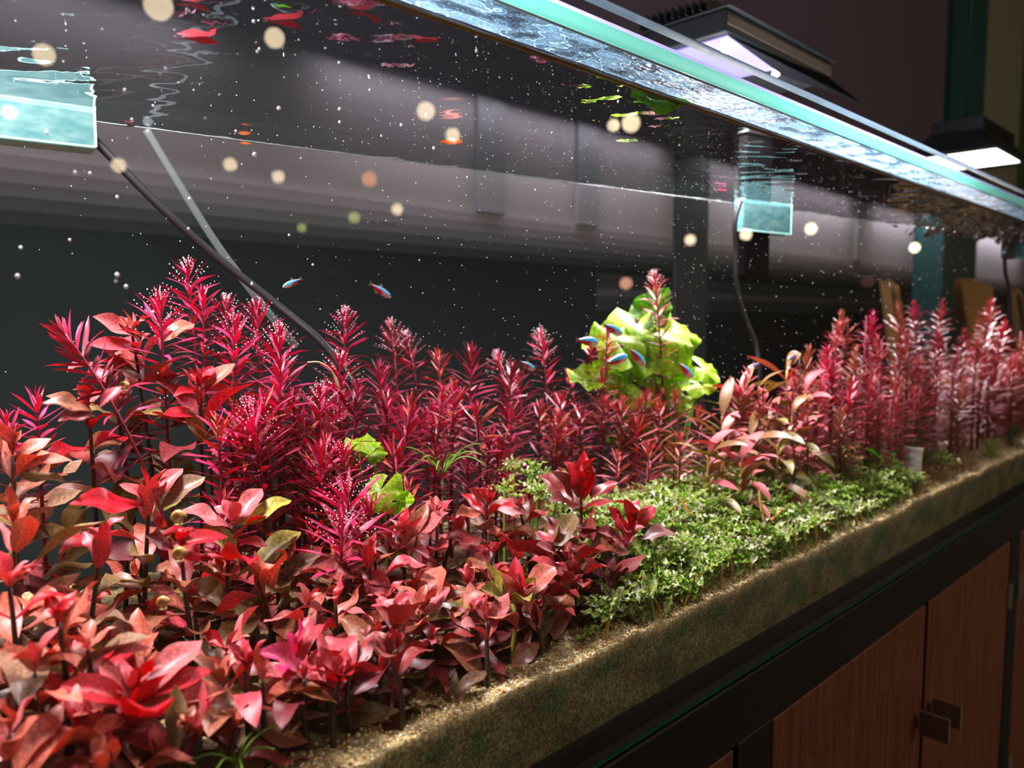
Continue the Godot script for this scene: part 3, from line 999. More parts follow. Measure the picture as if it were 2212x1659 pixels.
# ================================================================= equipment in the water
func equipment() -> void:
	# glass blocks at the back pane, half under water
	glass_clip(on_back(219, 325, 0.02).x - 0.42, on_back(219, 320, 0.02).x, on_back(219, 322, 0.03).y, WATER + 0.006, 0.035, "long sea-green glass block at the waterline by the black hose")
	var r := on_back(1606, 497, 0.02)
	var q := on_back(1712, 500, 0.02)
	glass_clip(r.x, q.x, r.y, WATER + 0.006, 0.02, "square sea-green glass block at the waterline in front of the black box")
	var r2 := on_back(2197, 556, 0.02)
	glass_clip(r2.x, r2.x + 0.2, r2.y, WATER + 0.006, 0.02, "sea-green glass block cut by the right edge of the picture")
	# black hose and clear tube at the left
	var a := on_back(150, 250, 0.02)
	var hose := obj("black_hose", tubem(through([a, on_back(219, 318, 0.025), on_back(350, 450, 0.03), on_back(470, 557, 0.035), on_back(590, 652, 0.05), on_back(700, 745, 0.08), on_back(760, 830, 0.1)], 40), same(0.0042, 41), 10), M.hose)
	tag(hose, "black hose running down from the glass block into the red plants", "hose")
	var tb := obj("clear_tube", tubem(through([on_back(316, 280, 0.008), on_back(385, 395, 0.008), on_back(470, 530, 0.010), on_back(560, 650, 0.015), on_back(640, 750, 0.03)], 30), same(0.0041, 31), 10), M.clear_tube)
	tag(tb, "translucent grey tube leaning behind the black hose", "tube")
	# overflow box with its cable
	var b0 := on_back(1590, 598, 0.004)
	var b1 := on_back(1646, 598, 0.004)
	var box := thing("pump_box", Vector3(b0.x, b0.y, b0.z), "black box hanging at the back pane behind the square glass block", "pump")
	obj("body", boxm(Vector3(0, 0, -0.002), Vector3(b1.x - b0.x, O + 0.30 - b0.y, 0.016), 0.002), M.box_black, box, Transform3D(Basis(Vector3.UP, -0.166), Vector3.ZERO))
	obj("lid", boxm(Vector3(-0.002, O + 0.30 - b0.y, -0.004), Vector3(b1.x - b0.x + 0.002, O + 0.306 - b0.y, 0.018), 0.002), M.black_gloss, box, Transform3D(Basis(Vector3.UP, -0.166), Vector3.ZERO))
	var cable := obj("black_cable", tubem(through([on_back(1602, 430, 0.03), on_back(1588, 480, 0.03), on_back(1590, 540, 0.03), on_back(1589, 600, 0.03), on_back(1597, 650, 0.032), on_back(1615, 700, 0.035), on_back(1632, 745, 0.04), on_back(1640, 800, 0.05), on_back(1642, 850, 0.05)], 40), same(0.0040, 41), 8), M.hose)
	tag(cable, "black cable curving down beside the black box into the far plants", "cable")
	var b2 := on_back(2163, 558, 0.006)
	var sm := thing("cable_box", b2, "small black box beside the glass block at the far right", "box")
	obj("body", boxm(Vector3(0, 0, -0.002), Vector3(0.065, 0.062, 0.014), 0.002), M.black, sm)
	obj("lip", boxm(Vector3(-0.002, 0.056, -0.003), Vector3(0.067, 0.064, 0.016), 0.001), M.black_gloss, sm)
	var c2 := obj("black_cable", tubem(through([on_back(2170, 545, 0.03), on_back(2172, 590, 0.03), on_back(2180, 625, 0.03), on_back(2182, 680, 0.03), on_back(2184, 740, 0.03)], 20), same(0.0042, 21), 8), M.hose)
	tag(c2, "black cable hanging from the small box at the far right", "cable")
	# white mesh tube in the sand with a moss tuft in its mouth
	var t := at(1968, 1034, -0.062)
	var net := thing("mesh_tube", t, "white perforated plastic tube standing in the sand at the edge of the green carpet", "tube")
	var hgt := at(1975, 968, -0.062).y - t.y
	var st := start()
	st.set_smooth_group(0)
	var sides := 36
	var rings := 22
	for i in rings:
		for k in sides:
			if i % 3 == 1 and i > 1 and k % 2 == 0:
				continue
			for rad in [0.0145, 0.0131]:
				var f := TAU * k / sides
				var g := TAU * (k + 1) / sides
				var ya := hgt * i / rings
				var yb := hgt * (i + 1) / rings
				quad(st, Vector3(cos(f) * rad, ya, sin(f) * rad), Vector3(cos(f) * rad, yb, sin(f) * rad), Vector3(cos(g) * rad, yb, sin(g) * rad), Vector3(cos(g) * rad, ya, sin(g) * rad))
	obj("tube_wall", done(st), M.plastic_white, net, Transform3D(Basis(Vector3.BACK, -0.10), Vector3.ZERO))
	obj("rim", lathem([Vector2(0.0128, hgt), Vector2(0.0133, hgt + 0.0022), Vector2(0.0150, hgt + 0.0022), Vector2(0.0155, hgt), Vector2(0.0150, hgt - 0.0025)], 30), M.plastic_white, net, Transform3D(Basis(Vector3.BACK, -0.10), Vector3.ZERO))
	var mo := merged_tuft(26, 0.006, 0.011, 0.022, needle_leaves)
	var sprig := obj("moss_sprig", mo, M.moss, null, Transform3D(Basis(), t + Vector3(0.004, hgt - 0.006, 0)))
	tag(sprig, "small yellow-green moss sprig rising from the white tube", "moss", "", "thing")

func glass_clip(x0: float, x1: float, y0: float, y1: float, depth: float, label: String) -> void:
	var c := thing("glass_block", Vector3((x0 + x1) / 2, y0, back_z((x0 + x1) / 2)), label, "glass block", "glass blocks at the back waterline")
	var w := (x1 - x0) / 2
	var turn := Transform3D(Basis(Vector3.UP, -0.166), Vector3.ZERO)
	obj("block", boxm(Vector3(-w, 0, 0.001), Vector3(w, y1 - y0, depth), 0.0015), M.clip if x0 < 0.2 else M.clip_far, c, turn)
	obj("bright_edge", boxm(Vector3(-w, -0.0008, 0.001), Vector3(w, 0.0012, depth + 0.0012), 0.0005), M.brace_edge, c, turn)
	obj("bright_edge", boxm(Vector3(w - 0.0012, 0, 0.001), Vector3(w + 0.0012, y1 - y0, depth + 0.0012), 0.0005), M.brace_edge, c, turn)

func merged_tuft(count: int, spread: float, leaf: float, height: float, kinds: Array) -> ArrayMesh:
	var st := start()
	for k in count:
		var f := rnd(0, TAU)
		var r := spread * sqrt(rng.randf())
		st.append_from(pick(kinds), 0, leaf_at(Vector3(cos(f) * r, height * rng.randf(), sin(f) * r), f + rnd(-0.6, 0.6), rnd(0.2, 1.3), 0.0, leaf * rnd(0.7, 1.2)))
	return st.commit()


# ================================================================= plants
func leaf_node(parent: Node3D, mesh: Mesh, m: Material, x: Transform3D) -> void:
	obj("leaf", mesh, m, parent, x)

# a stem plant with opposite pairs of broad leaves, its crown at top
func broad_plant(top: Vector3, lean: Vector2, pairs: int, leaf: float, tops: Array, mids: Array, lows: Array, label: String, group := "", stem := "stem_dark", called := "broadleaf_plant") -> Node3D:
	var base := Vector3(top.x + lean.x, 0, top.z + lean.y)
	base.z = clampf(base.z, back_z(base.x) + 0.02, -0.022)
	base.y = ground(base.x, base.z) - 0.004
	var p := thing(called, base, label, "plant", group)
	var up := top - base
	var mid := up * 0.5 + Vector3(up.x * -0.18 + rnd(-0.006, 0.006), up.y * 0.10, up.z * -0.18 + rnd(-0.006, 0.006))
	var line := curve(Vector3.ZERO, mid, up, 14)
	var radii: Array = []
	for i in 15: radii.append(lerpf(0.0024, 0.0013, i / 14.0))
	obj("stem", tubem(line, radii, 7), M[stem], p)
	var az := rnd(0, TAU)
	var h := up.length()
	leaf *= lerpf(1.12, 1.28, smoothstep(-0.20, -0.08, top.z))
	for k in pairs:
		var f := float(k) / maxf(1, pairs - 1)           # 0 at the crown
		var t := 1.0 - pow(f, 0.85) * clampf(pairs * 0.0155 / h, 0.5, 0.92)
		var c: Vector3 = line[clampi(int(t * 14.0), 0, 14)].lerp(line[clampi(int(t * 14.0) + 1, 0, 14)], fposmod(t * 14.0, 1.0))
		az += PI / 2 + rnd(-0.35, 0.35)
		for s in 2:
			var size := leaf * 1.12 * (0.42 + 0.58 * smoothstep(0.0, 0.35, f)) * rnd(0.85, 1.15)
			var elev := lerpf(1.15, -0.25, smoothstep(0.0, 0.75, f)) + rnd(-0.22, 0.22)
			var m: Material = M[pick(tops)] if f < 0.32 else (M[pick(mids)] if f < 0.68 else M[pick(lows)])
			var a := az + PI * s + rnd(-0.2, 0.2)
			if base.z + c.z - sin(a) * cos(elev) * size > -0.022: a = -a
			leaf_node(p, pick(broad_leaves), m, leaf_at(c, a, elev, rnd(-0.35, 0.35), size))
	for s in 3:
		leaf_node(p, pick(broad_leaves), M[tops[0]], leaf_at(line[14], rnd(0, TAU), rnd(1.0, 1.4), 0, leaf * rnd(0.30, 0.42)))
	return p

# a feathery stem with whorls of narrow leaves; beads of gas on the tip leaves when pearled
func needle_plant(top: Vector3, lean: Vector2, leaf: float, whorls: int, each: int, tops: Array, lows: Array, pearled: bool, label: String, group := "", bare := 1.0, comb := false) -> Node3D:
	var base := Vector3(top.x + lean.x, 0, top.z + lean.y)
	base.z = clampf(base.z, back_z(base.x) + 0.015, -0.03)
	base.y = ground(base.x, base.z) - 0.004
	var p := thing("feathery_plant", base, label, "plant", group)
	var up := top - base
	var mid := up * 0.55 + Vector3(-up.x * 0.25 + rnd(-0.006, 0.006), up.y * 0.08, -up.z * 0.25)
	var line := curve(Vector3.ZERO, mid, up, 20)
	var radii: Array = []
	for i in 21: radii.append(lerpf(0.0019, 0.0010, i / 20.0))
	obj("stem", tubem(line, radii, 6), M.stem_red, p)
	var h := up.length()
	var reach := minf(bare * whorls * 0.0085 / h, 0.88)
	var az := rnd(0, TAU)
	var beads: Array = []
	for k in whorls:
		var f := float(k) / (whorls - 1)
		var t := 1.0 - reach * pow(f, 1.25)
		var i0 := clampi(int(t * 20.0), 0, 19)
		var c: Vector3 = line[i0].lerp(line[i0 + 1], t * 20.0 - i0)
		var d: Vector3 = (line[i0 + 1] - line[i0]).normalized()
		var axis := Vector3.UP.cross(d)
		var tilt := Basis() if axis.length() < 0.02 else Basis(axis.normalized(), Vector3.UP.angle_to(d))
		az += PI / each + rnd(-0.15, 0.15)
		for s in each:
			var size := leaf * 1.28 * (0.45 + 0.55 * smoothstep(0.0, 0.28, f)) * rnd(0.85, 1.12)
			var elev := lerpf(1.22, 0.42, smoothstep(0.0, 0.42, f)) - 0.35 * smoothstep(0.6, 1.0, f) + rnd(-0.13, 0.13)
			var a := az + TAU * s / each + rnd(-0.18, 0.18)
			if comb: a = (0.0 if s % 2 == 0 else PI) + 0.75 + rnd(-0.25, 0.25)
			var x := leaf_at(c, a, elev, rnd(-0.4, 0.4), size, tilt)
			var m: Material = M[pick(tops)] if f < 0.55 else M[pick(lows)]
			leaf_node(p, pick(needle_leaves), m, x)
			if pearled and f < 0.36:
				for b in 4:
					var q: Vector3 = x * Vector3(0.45 + 0.13 * b + rnd(-0.03, 0.03), 0.02, rnd(-0.03, 0.03))
					var r := rnd(0.0004, 0.0007)
					beads.append(Transform3D(Basis.from_scale(Vector3(r, r, r)), q))
	if beads.size():
		scatter("air_beads", bead, M.bead, beads, p)
	return p

# a far plant: the same habit with its foliage joined
func merged_needles(h: float, whorls: int, each: int, leaf: float) -> ArrayMesh:
	var st := start()
	var az := rnd(0, TAU)
	var bend := rnd(-0.25, 0.25)
	for k in whorls:
		var f := float(k) / (whorls - 1)
		var c := Vector3(bend * h * (1.0 - f) * (1.0 - f), h * (1.0 - 0.88 * f), 0)
		az += PI / each + rnd(-0.15, 0.15)
		for s in each:
			var size := leaf * (0.5 + 0.5 * smoothstep(0.0, 0.3, f)) * rnd(0.85, 1.15)
			st.append_from(pick(needle_leaves), 0, leaf_at(c, az + TAU * s / each + rnd(-0.2, 0.2), lerpf(1.15, 0.40, smoothstep(0.0, 0.4, f)) + rnd(-0.25, 0.25), 0.0, size))
	return st.commit()

func rosette(where: Vector3, h: float, leaf: float, count: int, tones: Array, label: String, group: String, joined := false, lean := Vector2.ZERO) -> void:
	var base := Vector3(where.x + lean.x, 0, where.z + lean.y)
	base.z = clampf(base.z, back_z(base.x) + 0.02, -0.024)
	base.y = ground(base.x, base.z) - 0.003
	var p := thing("rosette_plant", base, label, "plant", group)
	var up := Vector3(-lean.x, h, -lean.y)
	obj("stem", tubem(curve(Vector3.ZERO, Vector3(up.x * 0.1, h * 0.6, up.z * 0.1), up, 6), same(0.0017, 7), 6), M[pick(["stem_tan", "stem_green", "stem_tan"])], p)
	var st := start()
	var tone: Material = M[pick(tones)]
	for k in count:
		var f := float(k) / count
		var x := leaf_at(up + Vector3(0, -0.010 * f, 0), k * 2.4 + rnd(-0.2, 0.2), lerpf(1.15, -0.15, pow(f, 0.8)) + rnd(-0.15, 0.15), rnd(-0.3, 0.3), leaf * (0.5 + 0.5 * smoothstep(0.0, 0.5, f)) * rnd(0.85, 1.15))
		if base.z + (x * Vector3(0.8, 0, 0)).z > -0.018: x.basis = Basis(Vector3.UP, PI) * x.basis
		if joined: st.append_from(pick(ruffle_leaves), 0, x)
		else: leaf_node(p, pick(ruffle_leaves), M[pick(tones)] if rng.randf() < 0.4 else tone, x)
	if joined:
		obj("foliage", st.commit(), tone, p).set_meta("kind", "stuff")

func lance_plant(top: Vector3, leaf: float, count: int, tones: Array, label: String) -> void:
	var base := Vector3(top.x + rnd(-0.02, 0.02), 0, clampf(top.z, back_z(top.x) + 0.03, -0.04))
	base.y = ground(base.x, base.z) - 0.004
	var p := thing("willow_leaf_plant", base, label, "plant", "tan narrow-leaved plants between the lotus and the pink thicket")
	var up := top - base
	var line := curve(Vector3.ZERO, up * 0.5 + Vector3(0.01, 0, 0), up, 12)
	obj("stem", tubem(line, same(0.0016, 13), 6), M.stem_tan, p)
	for k in count:
		var f := float(k) / count
		var c: Vector3 = line[clampi(int(12.0 * (1.0 - 0.8 * f)), 0, 12)]
		leaf_node(p, pick(lance_leaves), M[pick(tones)], leaf_at(c, k * 2.1 + rnd(-0.3, 0.3), lerpf(0.9, -0.1, f) + rnd(-0.2, 0.2), rnd(-0.4, 0.4), leaf * rnd(0.7, 1.15)))

func plants() -> void:
	broad_heroes()
	broad_fill()
	needle_heroes()
	needle_fill()
	lotus()
	willow_and_thicket()
	carpet()
	small_plants()

func ordinal(k: int) -> String:
	return ["first", "second", "third", "fourth", "fifth", "sixth", "seventh", "eighth", "ninth"][clampi(k, 0, 8)]

# a leaf of a plant laid from one point of its stem to where its tip stands
func show_leaf(p: Node3D, a: Vector3, b: Vector3, m: Material, k: int, fat := 1.0) -> void:
	var x := (b - a).normalized()
	var n := Vector3(0, 0.85, 0) + (EYE - a).normalized() * 0.65
	n = (n - x * n.dot(x)).normalized()
	var l := (b - a).length() * 1.08
	leaf_node(p, show_leaves[k % 8], m, Transform3D(Basis(x * l, n * l, x.cross(n) * l * fat), a - p.position))

func broad_heroes() -> void:
	var P := ["pink", "rose", "crown"]
	var R := ["crown", "rose", "pink"]
	var mid := ["coral", "rust", "taupe", "brown"]
	var low := ["brown", "olive", "taupe", "wine"]
	var deep := ["maroon", "taupe", "rust", "rose"]
	var lowd := ["wine", "maroon", "brown", "rust"]
	# px, py, z, lean x, lean z, pairs, leaf length, tops, mids, lows, label
	var list := [
		[285, 720, -0.36, 0.02, 0.0, 9, 0.052, ["pink", "rose"], ["rose", "rust", "maroon"], low, "tall broad-leaved plant with curling pink crown rising among the feathery stems at left"],
		[432, 835, -0.30, -0.005, 0.0, 8, 0.046, ["crown", "rose"], ["rust", "brown", "wine"], ["olive", "brown", "wine"], "broad-leaved plant with a bright red crown on a bare black stem"],
		[190, 880, -0.33, 0.0, 0.0, 8, 0.046, ["rose", "crown"], ["rust", "maroon"], low, "broad-leaved red plant under the comb-shaped leaning stem"],
		[240, 800, -0.37, 0.02, 0.0, 8, 0.048, ["rose", "maroon"], ["rust", "brown"], low, "dusky broad-leaved plant behind the leaning comb-shaped stem"],
		[28, 985, -0.27, 0.0, 0.0, 7, 0.048, ["coral", "pink"], mid, low, "coral broad-leaved plant cut by the left edge under the small feathery tips"],
		[322, 1075, -0.23, -0.01, 0.0, 8, 0.050, P, mid, low, "large pink broad-leaved plant with a scarlet heart, left of the tall dark stem"],
		[502, 1135, -0.19, -0.005, 0.0, 8, 0.050, P, ["pink", "olive", "rust", "brown"], ["brown", "olive", "wine"], "tall pink-crowned broad-leaved plant on a thick dark stem with long brown leaves"],
		[392, 1185, -0.17, 0.01, 0.0, 7, 0.042, ["crown", "rose"], ["maroon", "olive", "rust"], low, "broad-leaved plant with flame-red side leaves beside the thick dark stem"],
		[222, 1172, -0.18, -0.02, 0.0, 7, 0.042, ["rose", "coral"], mid, low, "dusky rose plant on a slanting dark stem in the left foreground"],
		[30, 1135, -0.18, 0.0, 0.0, 7, 0.044, ["coral", "pink"], mid, low, "coral plant at the left edge above the blurred crowns"],
		[20, 1270, -0.13, 0.0, 0.0, 6, 0.042, ["pink", "crown"], mid, low, "pink crown at the left edge with red inner leaves"],
		[125, 1345, -0.12, 0.0, 0.0, 6, 0.040, ["crown", "coral"], mid, ["olive", "brown"], "small red-hearted crown among olive leaves in the left foreground"],
		[190, 1405, -0.10, 0.0, 0.0, 6, 0.038, ["coral", "pink"], mid, low, "coral crown above the front pink plant"],
		[75, 1455, -0.085, 0.0, 0.0, 6, 0.042, ["pink", "coral"], ["pink", "coral"], low, "blurred pale pink crown in the lower left corner"],
		[292, 1510, -0.070, -0.008, 0.0, 8, 0.046, ["pink", "crown", "rose"], ["crown", "coral", "pink"], ["olive", "rust", "brown"], "front pink plant with one broad dark red leaf"],
		[20, 1590, -0.055, 0.0, 0.0, 6, 0.036, ["coral", "pink"], ["coral", "rust"], low, "blurred coral crown in the bottom left corner"],
		[705, 1470, -0.055, 0.0, 0.0, 7, 0.038, ["crown", "rose"], ["rose", "maroon", "coral"], low, "red-hearted plant with a magenta leaf at the bottom of the left group"],
		[640, 1420, -0.075, 0.0, 0.0, 6, 0.040, ["magenta", "rose"], ["maroon", "rose"], low, "plant with one bright magenta leaf in the foreground"],
		[725, 1305, -0.12, 0.0, 0.0, 7, 0.038, ["pink", "rose"], ["rose", "coral"], lowd, "pink plant at the foot of the front pearled feathery stem"],
		[480, 1480, -0.075, 0.0, 0.0, 6, 0.038, ["coral", "rust"], ["coral", "rust"], low, "dull coral plant right of the front pink plant"],
		[872, 1160, -0.16, 0.0, 0.0, 7, 0.044, ["pink", "crown"], deep, lowd, "pink-crowned plant with a red leaf right of the front pearled stem"],
		[1052, 1085, -0.17, 0.0, 0.0, 7, 0.046, ["pink", "crown"], deep, lowd, "tallest pink crown at the back of the wine-red group"],
		[945, 1110, -0.17, 0.0, 0.0, 7, 0.042, ["pink", "rose"], deep, lowd, "pink crown at the back left of the wine-red group"],
		[912, 1325, -0.085, 0.005, 0.0, 8, 0.042, ["pink", "coral"], ["pink", "coral", "rust"], lowd, "star-shaped pink crown with ochre-edged leaves at the front of the wine-red group"],
		[1122, 1290, -0.055, -0.015, 0.005, 8, 0.042, ["crown", "olive", "lime"], ["olive", "coral", "maroon"], lowd, "plant with one upright scarlet leaf above ochre leaves on a green stem"],
		[1372, 1130, -0.070, -0.06, 0.01, 9, 0.046, ["crown", "rose"], ["maroon", "rose", "wine"], lowd, "tall leaning plant with a rose-red crown beside the green carpet"],
		[1255, 1045, -0.12, 0.0, 0.0, 8, 0.050, ["crown", "maroon"], ["maroon", "rose", "rust"], lowd, "large upright red crown behind the wine-red group, next to the green tufts"],
		[1215, 1215, -0.085, 0.0, 0.0, 7, 0.050, ["brown", "maroon"], ["maroon", "rust"], lowd, "wine-red plant with one upright brown leaf"],
		[1235, 1250, -0.06, 0.0, 0.0, 7, 0.044, ["rose", "maroon"], ["maroon", "wine"], lowd, "wine-red plant with a small red bud-like leaf below the brown leaf"],
		[1325, 1260, -0.045, 0.0, 0.0, 7, 0.046, ["maroon", "wine"], ["wine", "maroon"], ["wine", "brown", "maroon"], "dark wine plant by the sand below the leaning stem"],
		[800, 1210, -0.14, 0.0, 0.0, 7, 0.040, ["rose", "pink"], deep, lowd, "rose crown half hidden by the front pearled stem"],
	]
	# leaves that stand out: from, to (pixels), tone, how far the tip comes forward
	var extra := {
		292: [[285, 1530, 132, 1492, "crown", 0.006], [292, 1515, 428, 1385, "pink", -0.01], [298, 1522, 450, 1458, "crown", 0.004], [288, 1512, 215, 1445, "pink", -0.01], [300, 1530, 478, 1500, "coral", 0.008], [285, 1540, 200, 1590, "coral", 0.01]],
		502: [[545, 1295, 684, 1205, "taupe", 0.012], [532, 1252, 642, 1148, "olive", 0.0], [505, 1140, 562, 1058, "pink", -0.008], [506, 1138, 622, 1085, "lime", 0.0], [500, 1142, 405, 1092, "pink", 0.0], [510, 1170, 575, 1180, "crown", 0.008], [515, 1215, 440, 1140, "olive", 0.0], [525, 1330, 395, 1270, "brown", 0.01]],
		392: [[372, 1182, 485, 1166, "crown", 0.008], [380, 1205, 455, 1215, "crown", 0.010], [380, 1195, 310, 1165, "wine", 0.004]],
		322: [[312, 1095, 160, 1090, "crown", 0.006], [330, 1088, 390, 1012, "pink", -0.006], [345, 1102, 436, 1032, "taupe", 0.004], [322, 1085, 260, 1050, "pink", 0.0], [335, 1100, 345, 1140, "crown", 0.008]],
		705: [[662, 1460, 570, 1405, "magenta", 0.004], [702, 1498, 716, 1425, "crown", 0.002], [712, 1478, 805, 1398, "pink", -0.004], [690, 1505, 585, 1500, "coral", 0.006], [706, 1480, 680, 1420, "pink", 0.0]],
		1122: [[1118, 1292, 1126, 1243, "crown", 0.0], [1112, 1300, 1085, 1240, "coral", -0.004], [1128, 1300, 1195, 1225, "coral", -0.004], [1122, 1305, 1170, 1290, "lime", 0.006], [1105, 1305, 1035, 1285, "olive", 0.004]],
		1215: [[1198, 1195, 1240, 1112, "brown", -0.004], [1215, 1215, 1160, 1180, "maroon", 0.0]],
		1255: [[1262, 1082, 1277, 1008, "crown", 0.0], [1238, 1088, 1198, 1020, "maroon", 0.0], [1275, 1078, 1332, 1052, "crown", 0.002], [1255, 1095, 1190, 1085, "maroon", 0.006]],
		1372: [[1368, 1152, 1348, 1082, "crown", 0.0], [1375, 1150, 1412, 1098, "crown", 0.0], [1388, 1165, 1450, 1153, "maroon", 0.004], [1350, 1180, 1292, 1155, "maroon", 0.0], [1345, 1215, 1420, 1235, "wine", 0.006], [1330, 1205, 1318, 1170, "crown", 0.004]],
		872: [[866, 1192, 818, 1152, "crown", 0.002], [872, 1172, 962, 1120, "pink", 0.0], [870, 1172, 868, 1122, "pink", -0.004], [874, 1185, 930, 1205, "rose", 0.006]],
		1052: [[1050, 1098, 1142, 1093, "pink", 0.004], [1050, 1098, 1008, 1062, "pink", 0.0], [1054, 1092, 1068, 1056, "crown", 0.0], [1040, 1110, 985, 1120, "coral", 0.006]],
		912: [[908, 1342, 838, 1298, "pink", 0.0], [915, 1335, 968, 1272, "pink", -0.004], [915, 1345, 1018, 1318, "olive", 0.004], [905, 1335, 918, 1265, "coral", -0.004], [905, 1350, 855, 1370, "coral", 0.008]],
		285: [[302, 735, 202, 694, "pink", 0.0], [305, 728, 248, 690, "coral", -0.004], [312, 765, 198, 752, "rose", 0.006], [320, 820, 222, 790, "taupe", 0.004], [335, 745, 415, 700, "coral", 0.0]],
		432: [[428, 842, 378, 852, "crown", 0.006], [432, 842, 502, 842, "crown", 0.006], [438, 832, 458, 792, "crown", -0.004], [442, 850, 505, 792, "coral", -0.006], [435, 905, 355, 900, "crown", 0.008], [438, 960, 395, 890, "olive", 0.0], [445, 955, 490, 900, "brown", 0.0]],
		28: [[25, 1000, 106, 952, "coral", 0.0], [30, 1010, 148, 1000, "coral", 0.006], [35, 1030, 135, 1040, "brown", 0.006]],
		190: [[200, 890, 105, 858, "rust", 0.0], [205, 900, 130, 905, "maroon", 0.004], [215, 880, 260, 840, "rose", -0.004]],
	}
	for h in list:
		var stem := "stem_olive" if h[0] in [1122, 1372] else "stem_dark"
		var p := broad_plant(at(h[0], h[1], h[2]), Vector2(h[3], h[4]), h[5], h[6], h[7], h[8], h[9], h[10], "", stem)
		if extra.has(h[0]):
			for e in extra[h[0]]:
				show_leaf(p, at(e[0], e[1], h[2]), at(e[2], e[3], h[2] + e[5]), M[e[4]], rng.randi() % 8)

func broad_fill() -> void:
	var x := 0.03
	while x < 0.72:
		var z := -0.035
		while z > -0.34:
			var px := x + rnd(-0.012, 0.012)
			var pz := z + rnd(-0.012, 0.012)
			z -= 0.044
			var edge := 0.50 + (-pz - 0.05) * 1.05
			if px > edge or (px > 0.42 and pz < -0.215) or pz > -0.028:
				continue
			if px > 0.30 + 0.9 * (-pz - 0.12) and px < 0.36 + 0.9 * (-pz - 0.12) and pz < -0.17: continue
			var left := px < 0.20 + (-pz) * 0.62
			var hgt := rnd(0.028, 0.056) + (0.018 if pz < -0.15 else 0.0)
			var rank := ordinal(int((-pz - 0.025) / 0.044))
			var top := Vector3(px, ground(px, pz) + hgt, pz)
			var n := 5 if hgt < 0.07 else 6
			if left:
				broad_plant(top, Vector2(rnd(-0.015, 0.015), rnd(-0.01, 0.01)), n, rnd(0.034, 0.044), [pick(["pink", "coral", "rose"]), pick(["coral", "rose", "crown"])], ["brown", "taupe", "coral", "olive", "rust"], ["brown", "olive", "taupe", "wine", "brown"], "short coral plant of the left foreground, %s rank from the glass, %s" % [rank, "near left edge" if px < 0.16 else "below black-stemmed plants"], "short coral plants in the left foreground")
			else:
				broad_plant(top, Vector2(rnd(-0.015, 0.015), rnd(-0.01, 0.01)), n, rnd(0.034, 0.046), [pick(["rose", "maroon", "pink"]), pick(["maroon", "rose", "coral"])], ["maroon", "taupe", "rust", "rose", "brown"], ["wine", "taupe", "brown", "olive"], "short wine-red plant of the middle group, %s rank from the glass, %s" % [rank, "left half" if px < 0.36 else "by the carpet"], "short wine-red plants in the middle group")
		x += 0.044
	var k := 0
	x = 0.03
	while x < 0.50:
		var pz := rnd(-0.052, -0.036) - (0.012 if x > 0.30 else 0.0)
		var px := x + rnd(-0.006, 0.006)
		var top := Vector3(px, ground(px, pz) + rnd(0.030, 0.055), pz)
		var lft := x < 0.22
		broad_plant(top, Vector2(rnd(-0.01, 0.01), -0.008), 4, rnd(0.030, 0.038), ["rose", "maroon"] if not lft else ["coral", "rust", "rose"], ["maroon", "wine", "rust"] if not lft else ["rust", "brown", "maroon"], ["wine", "brown", "wine"], "low dark red plant of the first row against the front sand" if not lft else "low coral plant of the first row in the lower left corner", "first row along the front sand" if not lft else "first row in the lower left corner")
		k += 1
		x += 0.022 if lft else 0.030

